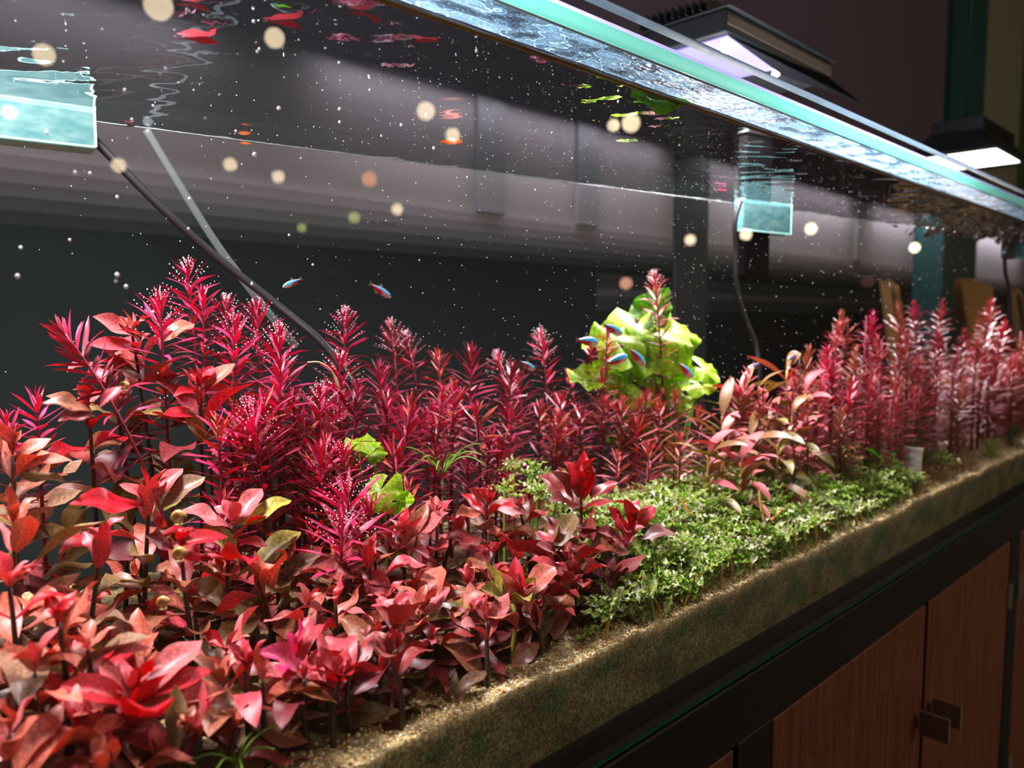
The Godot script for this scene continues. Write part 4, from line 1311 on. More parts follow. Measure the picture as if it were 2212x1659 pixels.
func needle_heroes() -> void:
	var A := ["magenta", "crimson"]
	var B := ["crimson", "plum", "ember"]
	# px, py, z, lean x, lean z, leaf, whorls, pearled, label
	var list := [
		[140, 722, -0.30, 0.085, 0.02, 0.030, 15, false, "comb-shaped magenta stem leaning left, alone before the dark water"],
		[78, 868, -0.31, 0.0, 0.0, 0.024, 11, false, "small feathery magenta tip left of the leaning comb-shaped stem"],
		[14, 915, -0.30, 0.0, 0.0, 0.024, 11, false, "small feathery tip at the left edge of the picture"],
		[405, 582, -0.40, 0.01, 0.0, 0.026, 17, true, "tallest pearled feathery stem at left, its tip highest of all"],
		[345, 655, -0.33, 0.005, 0.0, 0.028, 18, true, "pearled pink feathery stem next to the curling pink crown"],
		[437, 640, -0.37, 0.005, 0.0, 0.026, 15, false, "slim upright feathery stem right of the tallest pearled one"],
		[488, 655, -0.40, 0.0, 0.0, 0.022, 13, true, "small dusky feathery tip far behind the left stems"],
		[555, 668, -0.38, 0.0, 0.0, 0.026, 16, true, "pearled feathery stem in front of the clear tube"],
		[505, 706, -0.33, 0.0, 0.0, 0.030, 18, true, "bright magenta feathery stem in the middle of the left cluster"],
		[602, 726, -0.33, 0.0, 0.0, 0.029, 18, true, "bright magenta pearled stem below the black hose"],
		[604, 796, -0.29, -0.004, 0.0, 0.031, 18, false, "vivid feathery crown spreading in front of the pearled stem below the hose"],
		[540, 893, -0.25, 0.02, 0.0, 0.032, 20, true, "pearled crimson stem standing in front beside the black-stemmed plant"],
		[745, 684, -0.37, -0.005, 0.0, 0.026, 20, true, "tall densely pearled stem where the black hose dips into the plants"],
		[845, 706, -0.41, 0.0, 0.0, 0.024, 18, true, "dusky pearled plume right of the hose end"],
		[878, 730, -0.42, 0.0, 0.0, 0.024, 16, true, "second dusky pearled plume right of the hose end"],
		[690, 855, -0.29, -0.01, 0.0, 0.030, 18, true, "crimson feathery stem with pearled tips before the hose end"],
		[735, 780, -0.32, 0.0, 0.0, 0.028, 18, true, "magenta feathery stem in front of the tall pearled one"],
		[770, 850, -0.30, -0.01, 0.0, 0.031, 18, false, "magenta plume left of the crossing long-leaved stem"],
		[820, 800, -0.35, 0.0, 0.0, 0.028, 18, false, "crimson plume below the dusky pearled plumes"],
		[886, 905, -0.27, -0.03, 0.0, 0.032, 17, false, "long-leaved magenta stem leaning right above the yellow lotus leaves"],
		[835, 870, -0.30, 0.0, 0.0, 0.030, 18, false, "magenta plume behind the leaning long-leaved stem"],
		[945, 770, -0.39, 0.0, 0.0, 0.024, 16, false, "thin coral-tipped stem right of the dusky plumes"],
		[1018, 765, -0.32, -0.006, 0.0, 0.030, 22, false, "tall dark crimson stem standing apart in the middle"],
		[975, 850, -0.35, 0.0, 0.0, 0.027, 17, false, "crimson stem left of the tall dark one"],
		[1108, 800, -0.32, -0.03, 0.0, 0.029, 21, false, "dark crimson stem leaning right of the tall dark one"],
		[1075, 770, -0.40, 0.0, 0.0, 0.022, 15, true, "pearled tip between the two dark crimson stems"],
		[1168, 724, -0.37, 0.0, 0.0, 0.025, 22, true, "stout pearled plume left of the green lotus"],
		[1120, 830, -0.36, 0.0, 0.0, 0.025, 16, false, "rose stem at the left foot of the stout pearled plume"],
		[1230, 812, -0.35, 0.0, 0.0, 0.024, 16, false, "rose stem between the stout pearled plume and the lotus"],
		[1278, 750, -0.33, 0.0, 0.0, 0.022, 18, false, "dark plum stem at the left side of the lotus"],
		[1312, 716, -0.31, -0.008, 0.0, 0.022, 17, false, "slim stem crossing the left half of the lotus"],
		[1385, 742, -0.31, -0.02, 0.0, 0.022, 17, true, "slim pearled stem in the middle of the lotus"],
		[1413, 598, -0.28, 0.035, 0.0, 0.024, 24, true, "tall pearled stem standing in front of the lotus, rising above it"],
		[1300, 810, -0.30, 0.0, 0.0, 0.024, 16, false, "rose stem in front of the lower left lotus leaf"],
		[1165, 880, -0.31, 0.0, 0.0, 0.025, 15, false, "rose stem in the dim middle thicket"],
		[1205, 905, -0.28, 0.0, 0.0, 0.026, 15, false, "rose stem before the dim middle thicket"],
		[1255, 885, -0.28, 0.0, 0.0, 0.024, 15, false, "plum stem before the lotus foot"],
		[1345, 870, -0.27, 0.0, 0.0, 0.024, 15, false, "coral stem low in front of the lotus"],
		[1425, 880, -0.25, 0.0, 0.0, 0.024, 15, false, "coral stem low under the right lotus leaf"],
		[1460, 855, -0.26, 0.0, 0.0, 0.024, 15, false, "coral stem right of the tall lotus stem"],
		[1510, 890, -0.22, 0.0, 0.0, 0.022, 13, false, "coral stem below the right-hand lotus leaf"],
		[750, 1075, -0.19, 0.0, 0.0, 0.036, 16, true, "front pearled magenta stem with long narrow leaves beside the broad leaves"],
		[740, 1150, -0.16, 0.0, 0.0, 0.034, 13, true, "second pearled magenta stem at the front, close below the first"],
		[795, 1105, -0.18, 0.01, 0.0, 0.030, 12, false, "magenta stem right of the front pearled stem"],
		[690, 990, -0.24, 0.0, 0.0, 0.031, 17, false, "magenta stem left of the yellow lotus leaf"],
		[742, 985, -0.24, 0.0, 0.0, 0.032, 16, true, "crimson stem in front of the yellow lotus leaf"],
		[935, 890, -0.31, 0.0, 0.0, 0.027, 16, false, "crimson stem right of the leaning long-leaved stem"],
		[942, 985, -0.25, 0.0, 0.0, 0.025, 14, false, "low crimson stem behind the wine-red group"],
		[880, 1060, -0.21, 0.0, 0.0, 0.024, 12, false, "small ember-coloured stem beside the lower lotus leaf"],
		[1010, 1015, -0.23, 0.0, 0.0, 0.025, 13, false, "low plum stem behind the tallest pink crown"],
		[1080, 960, -0.25, 0.0, 0.0, 0.025, 14, false, "low plum stem left of the green tufts"],
		[1335, 990, -0.20, 0.0, 0.0, 0.022, 12, false, "low coral stem behind the large upright red crown"],
		[1400, 970, -0.19, 0.0, 0.0, 0.024, 12, false, "low coral stem left of the carpet's back edge"],
		[1470, 950, -0.18, 0.0, 0.0, 0.024, 12, false, "low coral stem at the carpet's back edge"],
	]
	for h in list:
		var far: bool = h[0] > 1110
		var t: Array = A
		var l: Array = B
		if far:
			t = ["crimson", "salmon", "ember"]
			l = ["plum", "crimson", "ember"]
		if String(h[8]).contains("dark") or String(h[8]).contains("plum"):
			t = ["crimson", "plum"]
			l = ["plum"]
		if String(h[8]).contains("coral") or String(h[8]).contains("ember"):
			t = ["salmon", "ember"]
			l = ["ember", "sienna"]
		var each := 4
		if h[0] == 140: each = 4
		needle_plant(at(h[0], h[1], h[2]), Vector2(h[3], h[4]), h[5], h[6], each, t, l, h[7], h[8], "", 1.0, h[0] == 140)

func needle_fill() -> void:
	for k in 64:
		var px := rnd(470, 1480)
		var z := rnd(-0.42, -0.24)
		var p := at(px, 900, z)
		if p.z < back_z(p.x) + 0.03: continue
		var hgt := rnd(0.11, 0.19) * (1.0 if px < 1150 else 0.85)
		var top := Vector3(p.x, ground(p.x, p.z) + hgt, p.z)
		var coral := px > 1180
		needle_plant(top, Vector2(rnd(-0.02, 0.02), rnd(-0.01, 0.01)), rnd(0.023, 0.028), 13, 4, ["crimson", "salmon", "ember"] if coral else ["crimson", "magenta", "ember"], ["plum", "crimson", "sienna"] if coral else ["plum", "crimson"], false, "short coral feathery stem around the lotus foot, %s" % ("in front of it" if p.z > -0.31 else "behind it") if coral else "short crimson feathery stem of the middle thicket, %s, %s" % ["below the black hose" if px < 700 else ("below the dusky plumes" if px < 930 else "by the tall dark stem"), "front half" if p.z > -0.32 else "back half"], "short coral stems around the lotus" if coral else "short crimson stems in the middle thicket")

func lotus() -> void:
	var foot := at(1400, 930, -0.33)
	foot.z = maxf(foot.z, back_z(foot.x) + 0.04)
	foot.y = ground(foot.x, foot.z)
	var p := thing("lotus_plant", foot, "bright yellow-green water lotus with large frilled leaves in the middle of the tank", "plant")
	# px, py, depth, radius in pixels, tilt towards the viewer, turn, tone, blade
	for k in [[1392, 728, -0.335, 108, 0.95, 0.3, "lotus", 0], [1330, 735, -0.325, 62, 0.8, 2.2, "lotus", 1], [1452, 716, -0.32, 58, 0.75, -0.4, "lotus", 2], [1410, 668, -0.36, 46, 1.2, 0.9, "lotus_dark", 3], [1350, 815, -0.33, 62, 1.0, 2.6, "lotus", 4], [1440, 815, -0.31, 56, 0.9, -0.2, "lotus", 5], [1522, 800, -0.285, 36, 0.8, -0.9, "lotus", 2], [1510, 830, -0.28, 34, 0.7, -0.2, "lotus", 1], [1265, 820, -0.335, 38, 0.7, 2.8, "lotus", 3], [1400, 890, -0.34, 50, 1.1, 1.0, "lotus_dark", 4], [1468, 862, -0.27, 30, 0.8, -0.5, "lotus", 0], [1340, 960, -0.30, 34, 0.6, 1.9, "lotus_dark", 5]]:
		var c := at(k[0], k[1], k[2])
		if c.z < back_z(c.x) + 0.02:
			c = on_back(k[0], k[1], 0.025)
		var depth := (c - EYE).dot(-view.z)
		var r: float = k[3] / FOCAL * depth
		var b := Basis(Vector3.UP, deg_to_rad(-44.27)) * Basis(Vector3.RIGHT, k[4]) * Basis(Vector3.UP, k[5] + PI) * Basis.from_scale(Vector3(r, r, r))
		obj("leaf", lotus_leaves[k[7]], M[k[6]], p, Transform3D(b, c - foot))
		obj("stalk", tubem(curve(Vector3(rnd(-0.008, 0.008), 0, rnd(-0.008, 0.008)), (c - foot) * 0.4 + Vector3(0, 0.04, 0), c - foot, 10), same(0.0016, 11), 6), M.stem_green, p)
	for k in [[770, 955, -0.245, 40, 0.35, 0.4, 1, "small yellow-green lotus plant with a flat leaf among the magenta stems"], [822, 1060, -0.20, 44, 0.9, 1.2, 4, "young yellow-green lotus behind the front magenta stems"]]:
		var c := at(k[0], k[1], k[2])
		var f := Vector3(c.x + 0.01, ground(c.x, c.z - 0.01), c.z - 0.01)
		var y := thing("young_lotus", f, k[7], "plant")
		var depth := (c - EYE).dot(-view.z)
		var r: float = k[3] / FOCAL * depth
		for s in 2:
			var b := Basis(Vector3.UP, deg_to_rad(-44.27)) * Basis(Vector3.RIGHT, k[4] + 0.3 * s) * Basis(Vector3.UP, k[5] + 2.0 * s) * Basis.from_scale(Vector3(r, r, r) * (1.0 - 0.3 * s))
			var cc := c + Vector3(0.018 * s, -0.012 * s, 0.004 * s)
			obj("leaf", lotus_leaves[k[6] - s], M.lotus, y, Transform3D(b, cc - f))
			obj("stalk", tubem(curve(Vector3.ZERO, (cc - f) * 0.5 + Vector3(0.01, 0, 0), cc - f, 8), same(0.0013, 9), 6), M.stem_green, y)

func willow_and_thicket() -> void:
	var names := ["lowest at the front", "beside the lotus", "arching over the gap", "with the palest leaves", "close to the carpet", "against the pink thicket", "with drooping leaves", "behind the carpet edge", "under the thicket tips", "with rosy leaf tips", "leaning right", "half in shade"]
	var k := 0
	for w in [[1560, 900, -0.20], [1600, 860, -0.20], [1640, 835, -0.19], [1660, 905, -0.16], [1620, 945, -0.15], [1700, 800, -0.19], [1740, 850, -0.15], [1560, 950, -0.17], [1710, 900, -0.13], [1600, 1000, -0.12], [1680, 960, -0.12], [1530, 985, -0.15]]:
		lance_plant(at(w[0], w[1], w[2] + 0.02), rnd(0.060, 0.078), 20, ["tan_leaf", "olive", "sienna", "salmon"], "tan narrow-leaved plant right of the lotus, %s" % names[k])
		k += 1
	# the pink thicket at the far right
	var kinds: Array = []
	for i in 6: kinds.append(merged_needles(0.18, 26, 5, rnd(0.029, 0.034)))
	var tips := [[1578, 812, -0.19], [1640, 852, -0.14], [1700, 822, -0.16], [1728, 762, -0.18], [1800, 705, -0.17], [1832, 688, -0.16], [1872, 684, -0.15], [1800, 760, -0.12], [1850, 760, -0.11], [1905, 735, -0.12], [1948, 664, -0.15], [1985, 662, -0.15], [2026, 658, -0.14], [1965, 720, -0.11], [2030, 720, -0.10], [2080, 720, -0.11], [2132, 656, -0.12], [2160, 700, -0.10], [2203, 715, -0.10], [2110, 745, -0.085], [2060, 770, -0.085], [2000, 790, -0.085], [1940, 800, -0.085], [1880, 815, -0.09], [1820, 830, -0.10], [1760, 830, -0.12], [1745, 890, -0.10], [1820, 890, -0.085], [1900, 870, -0.075], [1985, 850, -0.070], [2060, 830, -0.068], [2140, 800, -0.068], [2190, 780, -0.070]]
	for i in 60:
		var x := rnd(1.22, 2.35)
		var z := rnd(maxf(back_z(x) + 0.02, -0.26), -0.075)
		tips.append([x, rnd(0.12, 0.20), z, 0])
	var n := 0
	for t in tips:
		var top: Vector3 = at(t[0], t[1], t[2]) if t.size() == 3 else Vector3(t[0], ground(t[0], t[2]) + t[1], t[2])
		if top.z < back_z(top.x) + 0.015: top.z = back_z(top.x) + 0.015
		var g := ground(top.x, top.z) - 0.003
		var far: bool = t.size() == 3
		var p := thing("thicket_plant", Vector3(top.x, g, top.z), "pink feathery stem of the far right thicket, %s, %s" % [["beside the tan plants", "left of the white tube", "above the white tube", "above the brown grass", "above the bright tuft", "at the right edge"][clampi(int((top.x - 1.0) / 0.2), 0, 5)], "front rank" if top.z > -0.10 else ("middle rank" if top.z > -0.14 else "back rank")], "plant", "pink stems of the far right thicket")
		var h := top.y - g
		obj("stem", tubem([Vector3.ZERO, Vector3(rnd(-0.006, 0.006), h * 0.5, 0), Vector3(0, h, 0)], [0.0022, 0.0019, 0.001], 6), M.stem_red if rng.randf() < 0.5 else M.stem_dark, p)
		var s := rnd(0.88, 1.1)
		var m: Material = M[pick(["salmon", "salmon", "rose", "salmon", "sienna", "crimson"])]
		obj("foliage", kinds[n % 6], m, p, Transform3D(Basis(Vector3.UP, rnd(0, TAU)) * Basis.from_scale(Vector3(s * 1.15, s, s * 1.15)), Vector3(0, h - 0.18 * s, 0))).set_meta("kind", "stuff")
		n += 1

func carpet() -> void:
	var tones := ["green", "fresh", "sage", "fresh", "green"]
	# the front clumps that stand out
	for r in [[1465, 1255, -0.040, 0.030, 18, ["fresh", "green"], "large bright rosette with long toothed leaves at the front of the green carpet"], [1480, 1160, -0.060, 0.024, 16, ["fresh"], "star-shaped lime rosette near the wine-red plants"], [1540, 1180, -0.050, 0.022, 16, ["sage", "fresh"], "pale rosette in the middle of the carpet front"], [1620, 1215, -0.035, 0.022, 15, ["green", "fresh"], "dark green rosette by the sand at the carpet front"], [1600, 1015, -0.10, 0.022, 15, ["green"], "raised green rosette at the back of the carpet"], [1845, 1095, -0.040, 0.020, 14, ["green", "fresh"], "hanging lime rosette near the far end of the carpet"], [1700, 1230, -0.028, 0.020, 14, ["green"], "low deep green rosette at the sand edge"]]:
		var t := at(r[0], r[1], r[2])
		rosette(t, maxf(t.y - ground(t.x, t.z), 0.018), r[3], r[4], r[5], r[6], "", false, Vector2(rnd(-0.01, 0.01), rnd(-0.006, 0.006)))
	var x := 0.52
	while x < 1.52:
		var z := -0.030
		while z > -0.20:
			var px := x + rnd(-0.010, 0.010)
			var pz := z + rnd(-0.009, 0.009)
			z -= 0.024
			if px < 0.50 + (-pz - 0.03) * 0.9 or pz < -0.205 + (px - 0.5) * 0.085: continue
			if px > 1.30 and pz > -0.034: continue
			if pz < back_z(px) + 0.03: continue
			if absf(px - 1.385) < 0.06: continue
			var h: float = 0.020 + 0.030 * smoothstep(-0.03, -0.12, pz) + rnd(-0.006, 0.012)
			var near: bool = px < 0.98
			rosette(Vector3(px, 0, pz), h, rnd(0.030, 0.039), 14 if near else 13, tones, "small ruffled green carpet rosette, %s row from sand, %s" % [ordinal(int((-pz - 0.022) / 0.024)), ["beside the wine-red plants", "below the low coral stems", "left of the upright tan stalk", "by the upright tan stalk", "in front of the tan plants", "right of the tan plants", "before the pink thicket", "short of the oval-leaf seedling", "near the white tube"][clampi(int((px - 0.50) / 0.112), 0, 8)]], "rosettes of the green carpet", not near, Vector2(rnd(-0.012, 0.012), rnd(-0.006, 0.006)))
		x += 0.0235
	# tufts at the back of the wine-red group
	for r in [[1110, 1000, -0.22], [1150, 1005, -0.21], [1180, 1020, -0.20], [1160, 1050, -0.185], [1195, 1060, -0.175], [1210, 1095, -0.16], [1090, 1050, -0.20]]:
		var t := at(r[0], r[1], r[2])
		rosette(t, t.y - ground(t.x, t.z), 0.024, 14, ["fresh", "green"], "light green rosette behind the tallest pink crown", "green rosettes behind the wine-red group")
	# creeping runners between the carpet rosettes
	var runs := [[[1590, 1258, -0.024], [1640, 1230, -0.026], [1700, 1205, -0.030], "thick straight olive runner at the carpet front"], [[1500, 1240, -0.034], [1545, 1228, -0.036], [1600, 1240, -0.034], "curved olive runner beside the large bright rosette"], [[1755, 1140, -0.030], [1790, 1130, -0.032], [1815, 1138, -0.030], "pinkish tan runner arching over the sand"], [[1640, 1060, -0.060], [1643, 1090, -0.055], [1650, 1125, -0.05], "upright tan stalk in the middle of the carpet"], [[1665, 1125, -0.048], [1680, 1110, -0.05], [1695, 1098, -0.052], "slanting tan stalk right of the upright one"], [[1470, 1075, -0.085], [1480, 1095, -0.08], [1490, 1112, -0.075], "short tan stalk at the back left of the carpet"], [[1715, 1170, -0.036], [1730, 1160, -0.036], [1742, 1150, -0.036], "short tan stalk near the pinkish runner"]]
	for r in runs:
		var a := at(r[0][0], r[0][1], r[0][2])
		var b := at(r[1][0], r[1][1], r[1][2])
		var c := at(r[2][0], r[2][1], r[2][2])
		var o := obj("plant_runner", tubem(through([a, b, c], 10), same(0.0016, 11), 7), M.stem_olive if String(r[3]).contains("olive") else M.stem_tan)
		tag(o, r[3], "runner")

func small_plants() -> void:
	# round-leaved seedling by the white tube
	var f := at(1925, 1040, -0.062)
	f.y = ground(f.x, f.z)
	var p := thing("oval_leaf_plant", f, "small plant with smooth bright green oval leaves left of the white tube", "plant")
	for k in [[1903, 985, 2.4, 0.5, 0.026], [1930, 985, 0.6, 0.2, 0.024], [1938, 1018, 0.2, 1.2, 0.024], [1925, 1045, 2.8, 0.1, 0.022], [1955, 1035, -0.4, 0.3, 0.024]]:
		var c := at(k[0], k[1], -0.060)
		obj("stalk", tubem([Vector3.ZERO, (c - f) * 0.6 + Vector3(0, 0.004, 0), c - f], [0.001, 0.001, 0.001], 5), M.stem_green, p)
		obj("leaf", broad_leaves[rng.randi() % 3], M.leafgreen, p, leaf_at(c - f - Vector3(0, 0.004, 0), k[2], k[3], 0.5, k[4] * 1.2))
	# bushy bright tuft and dark moss ball at the far right
	for q in [[2138, 1000, -0.040, 0.016, 0.034, M.fresh, "bright green bushy tuft at the far right by the sand"], [2182, 985, -0.045, 0.018, 0.045, M.forest, "dark green moss bush at the far right behind the bright tuft"]]:
		var c := at(q[0], q[1], q[2])
		c.y = ground(c.x, c.z)
		var b := thing("moss_bush", c, q[6], "moss")
		for s in 3:
			obj("foliage", merged_tuft(150, q[3], 0.010, q[4], needle_leaves), q[5], b, Transform3D(Basis(), Vector3(0.016 * s - 0.016, 0, 0.002 * s))).set_meta("kind", "stuff")
	# thin brown grass between tube and tuft
	var g := at(2040, 1050, -0.035)
	g.y = ground(g.x, g.z)
	var gr := thing("brown_grass", g, "thin patch of fine brown stems on the sand between the white tube and the bright tuft", "grass")
	var st := start()
	for k in 330:
		var x := rnd(-0.19, 0.17)
		var z := rnd(-0.05, 0.012)
		var h := rnd(0.016, 0.036)
		var base := Vector3(x, ground(g.x + x, g.z + z) - g.y, z)
		tube(st, [base, base + Vector3(rnd(-0.006, 0.006), h, rnd(-0.005, 0.005))], [0.0006, 0.0003], 3, false)
		if k % 2 == 0: st.append_from(pick(needle_leaves), 0, leaf_at(base + Vector3(0, h * 0.8, 0), rnd(0, TAU), rnd(0.2, 1.0), 0, 0.009))
	var blades := obj("blades", done(st), mat(Color(0.50, 0.30, 0.14), 0.6), gr)
	blades.set_meta("kind", "stuff")
	# thread-leaved tuft by the tall dark stem, and a spidery sprout in the foreground
	for q in [[955, 1010, -0.24, 0.045, 14, "thin grass-green thread-leaved tuft at the foot of the dark crimson stems"], [510, 1650, -0.045, 0.028, 7, "spidery pale green sprout at the bottom edge"]]:
		var c := at(q[0], q[1], q[2])
		var b := Vector3(c.x, ground(c.x, c.z), c.z)
		var t := thing("thread_plant", b, q[5], "plant")
		for k in q[4]:
			var a: float = k * 2.4
			var l: float = q[3] * rnd(0.7, 1.1)
			var tip := Vector3(cos(a) * l, (c.y - b.y) + l * rnd(-0.1, 0.5), sin(a) * l)
			obj("blade", tubem(curve(Vector3(0, (c.y - b.y) * 0.9, 0), Vector3(cos(a) * l * 0.4, (c.y - b.y) + l * 0.6, sin(a) * l * 0.4), tip, 8), same(0.0007, 9), 5), M.stem_green, t)
		obj("stem", tubem([Vector3.ZERO, Vector3(0, (c.y - b.y) * 0.95, 0)], [0.0012, 0.001], 5), M.stem_green, t)


# ================================================================= fish and small things
func fish(px0: float, py0: float, px1: float, py1: float, z: float, label: String, violet := false) -> void:
	var head := at(px0, py0, z)
	var tail := at(px1, py1, z + 0.002)
	if head.z < back_z(head.x) + 0.012:
		head = on_back(px0, py0, 0.03)
		tail = on_back(px1, py1, 0.03)
	var l := (head - tail).length()
	var fwd := (head - tail).normalized()
	var side := fwd.cross(Vector3.UP).normalized()
	var up := side.cross(fwd).normalized()
	var f := thing("neon_fish", (head + tail) * 0.5, label, "fish", "small neon-striped fish")
	f.basis = Basis(fwd, up, side)
	# body: one lofted skin, nose at +x
	var prof := [[0.50, 0.004, 0.004], [0.46, 0.045, 0.035], [0.40, 0.085, 0.060], [0.30, 0.118, 0.078], [0.15, 0.132, 0.082], [0.0, 0.122, 0.072], [-0.15, 0.092, 0.052], [-0.26, 0.060, 0.034], [-0.34, 0.044, 0.022], [-0.38, 0.046, 0.012]]
	var st := start()
	st.set_smooth_group(0)
	var sides := 12
	for i in prof.size() - 1:
		for k in sides:
			for q in [[i, k], [i + 1, k], [i + 1, k + 1], [i, k], [i + 1, k + 1], [i, k + 1]]:
				var p: Array = prof[q[0]]
				var a: float = TAU * (q[1] % sides) / sides
				var y: float = sin(a) * p[1] * l
				var c := Color(0.42, 0.40, 0.34) if sin(a) > 0.3 else Color(0.72, 0.66, 0.60)
				if p[0] < 0.08 and sin(a) < 0.35: c = Color(0.62, 0.02, 0.05)
				st.set_color(c)
				st.add_vertex(Vector3(p[0] * l, y - 0.012 * l, cos(a) * p[2] * l))
	obj("body", done(st), M.fish_body, f)
	for s in [-1.0, 1.0]:
		var sp := start()
		sp.set_smooth_group(0)
		var n := 9
		for i in n:
			var e := func(j: int, hi: float) -> Vector3:
				var x := lerpf(0.44, -0.30, float(j) / n)
				var k := 0
				while k < prof.size() - 2 and prof[k + 1][0] > x: k += 1
				var m := clampf((prof[k][0] - x) / (prof[k][0] - prof[k + 1][0]), 0.0, 1.0)
				var hy: float = lerpf(prof[k][1], prof[k + 1][1], m)
				var hz: float = lerpf(prof[k][2], prof[k + 1][2], m)
				var ang := hi
				return Vector3(x, sin(ang) * hy - 0.012 + 0.004, s * (cos(ang) * hz + 0.006)) * l
			quad(sp, e.call(i, 0.05), e.call(i + 1, 0.05), e.call(i + 1, 0.75), e.call(i, 0.75))
		obj("stripe", done(sp), M.fish_violet if violet else M.fish_blue, f).set_meta("label", "glossy blue stripe" if violet else "glossy cyan stripe")
		obj("eye", ball(0.024 * l, 5, 8), M.fish_eye, f, Transform3D(Basis(), Vector3(0.40, 0.012, s * 0.052) * l))
	for fin in [["tail_fin", [Vector2(-0.36, 0.0), Vector2(-0.52, 0.10), Vector2(-0.46, 0.0), Vector2(-0.52, -0.10)]], ["dorsal_fin", [Vector2(0.06, 0.10), Vector2(-0.02, 0.21), Vector2(-0.10, 0.17), Vector2(-0.10, 0.08)]], ["anal_fin", [Vector2(-0.02, -0.12), Vector2(-0.10, -0.20), Vector2(-0.24, -0.13), Vector2(-0.26, -0.06)]]]:
		var fs := start()
		fs.set_smooth_group(-1)
		var v: Array = fin[1]
		for s in [-0.003, 0.003]:
			quad(fs, Vector3(v[0].x, v[0].y, s) * l, Vector3(v[1].x, v[1].y, s * 0.3) * l, Vector3(v[2].x, v[2].y, s * 0.3) * l, Vector3(v[3].x, v[3].y, s * 0.3) * l)
		obj(fin[0], done(fs), M.fin, f)

func snail(px: float, py: float, z: float, r: float, label: String) -> void:
	var c := at(px, py, z)
	var s := thing("snail", c, label, "snail")
	var pts: Array = []
	var radii: Array = []
	for i in 30:
		var t := i / 29.0
		var a := t * TAU * 2.2
		var rad := r * 0.62 * (1.0 - 0.85 * t)
		pts.append(Vector3(cos(a) * rad, sin(a) * rad, r * 0.25 * t))
		radii.append(r * 0.42 * (1.0 - 0.85 * t))
	obj("shell", tubem(pts, radii, 8), M.shell, s, Transform3D(Basis(Vector3.UP, deg_to_rad(-44.27)), Vector3.ZERO))
	obj("foot", ball(r * 0.5, 5, 8, 0.5), M.root, s, Transform3D(Basis(), Vector3(0, -r * 0.75, 0)))

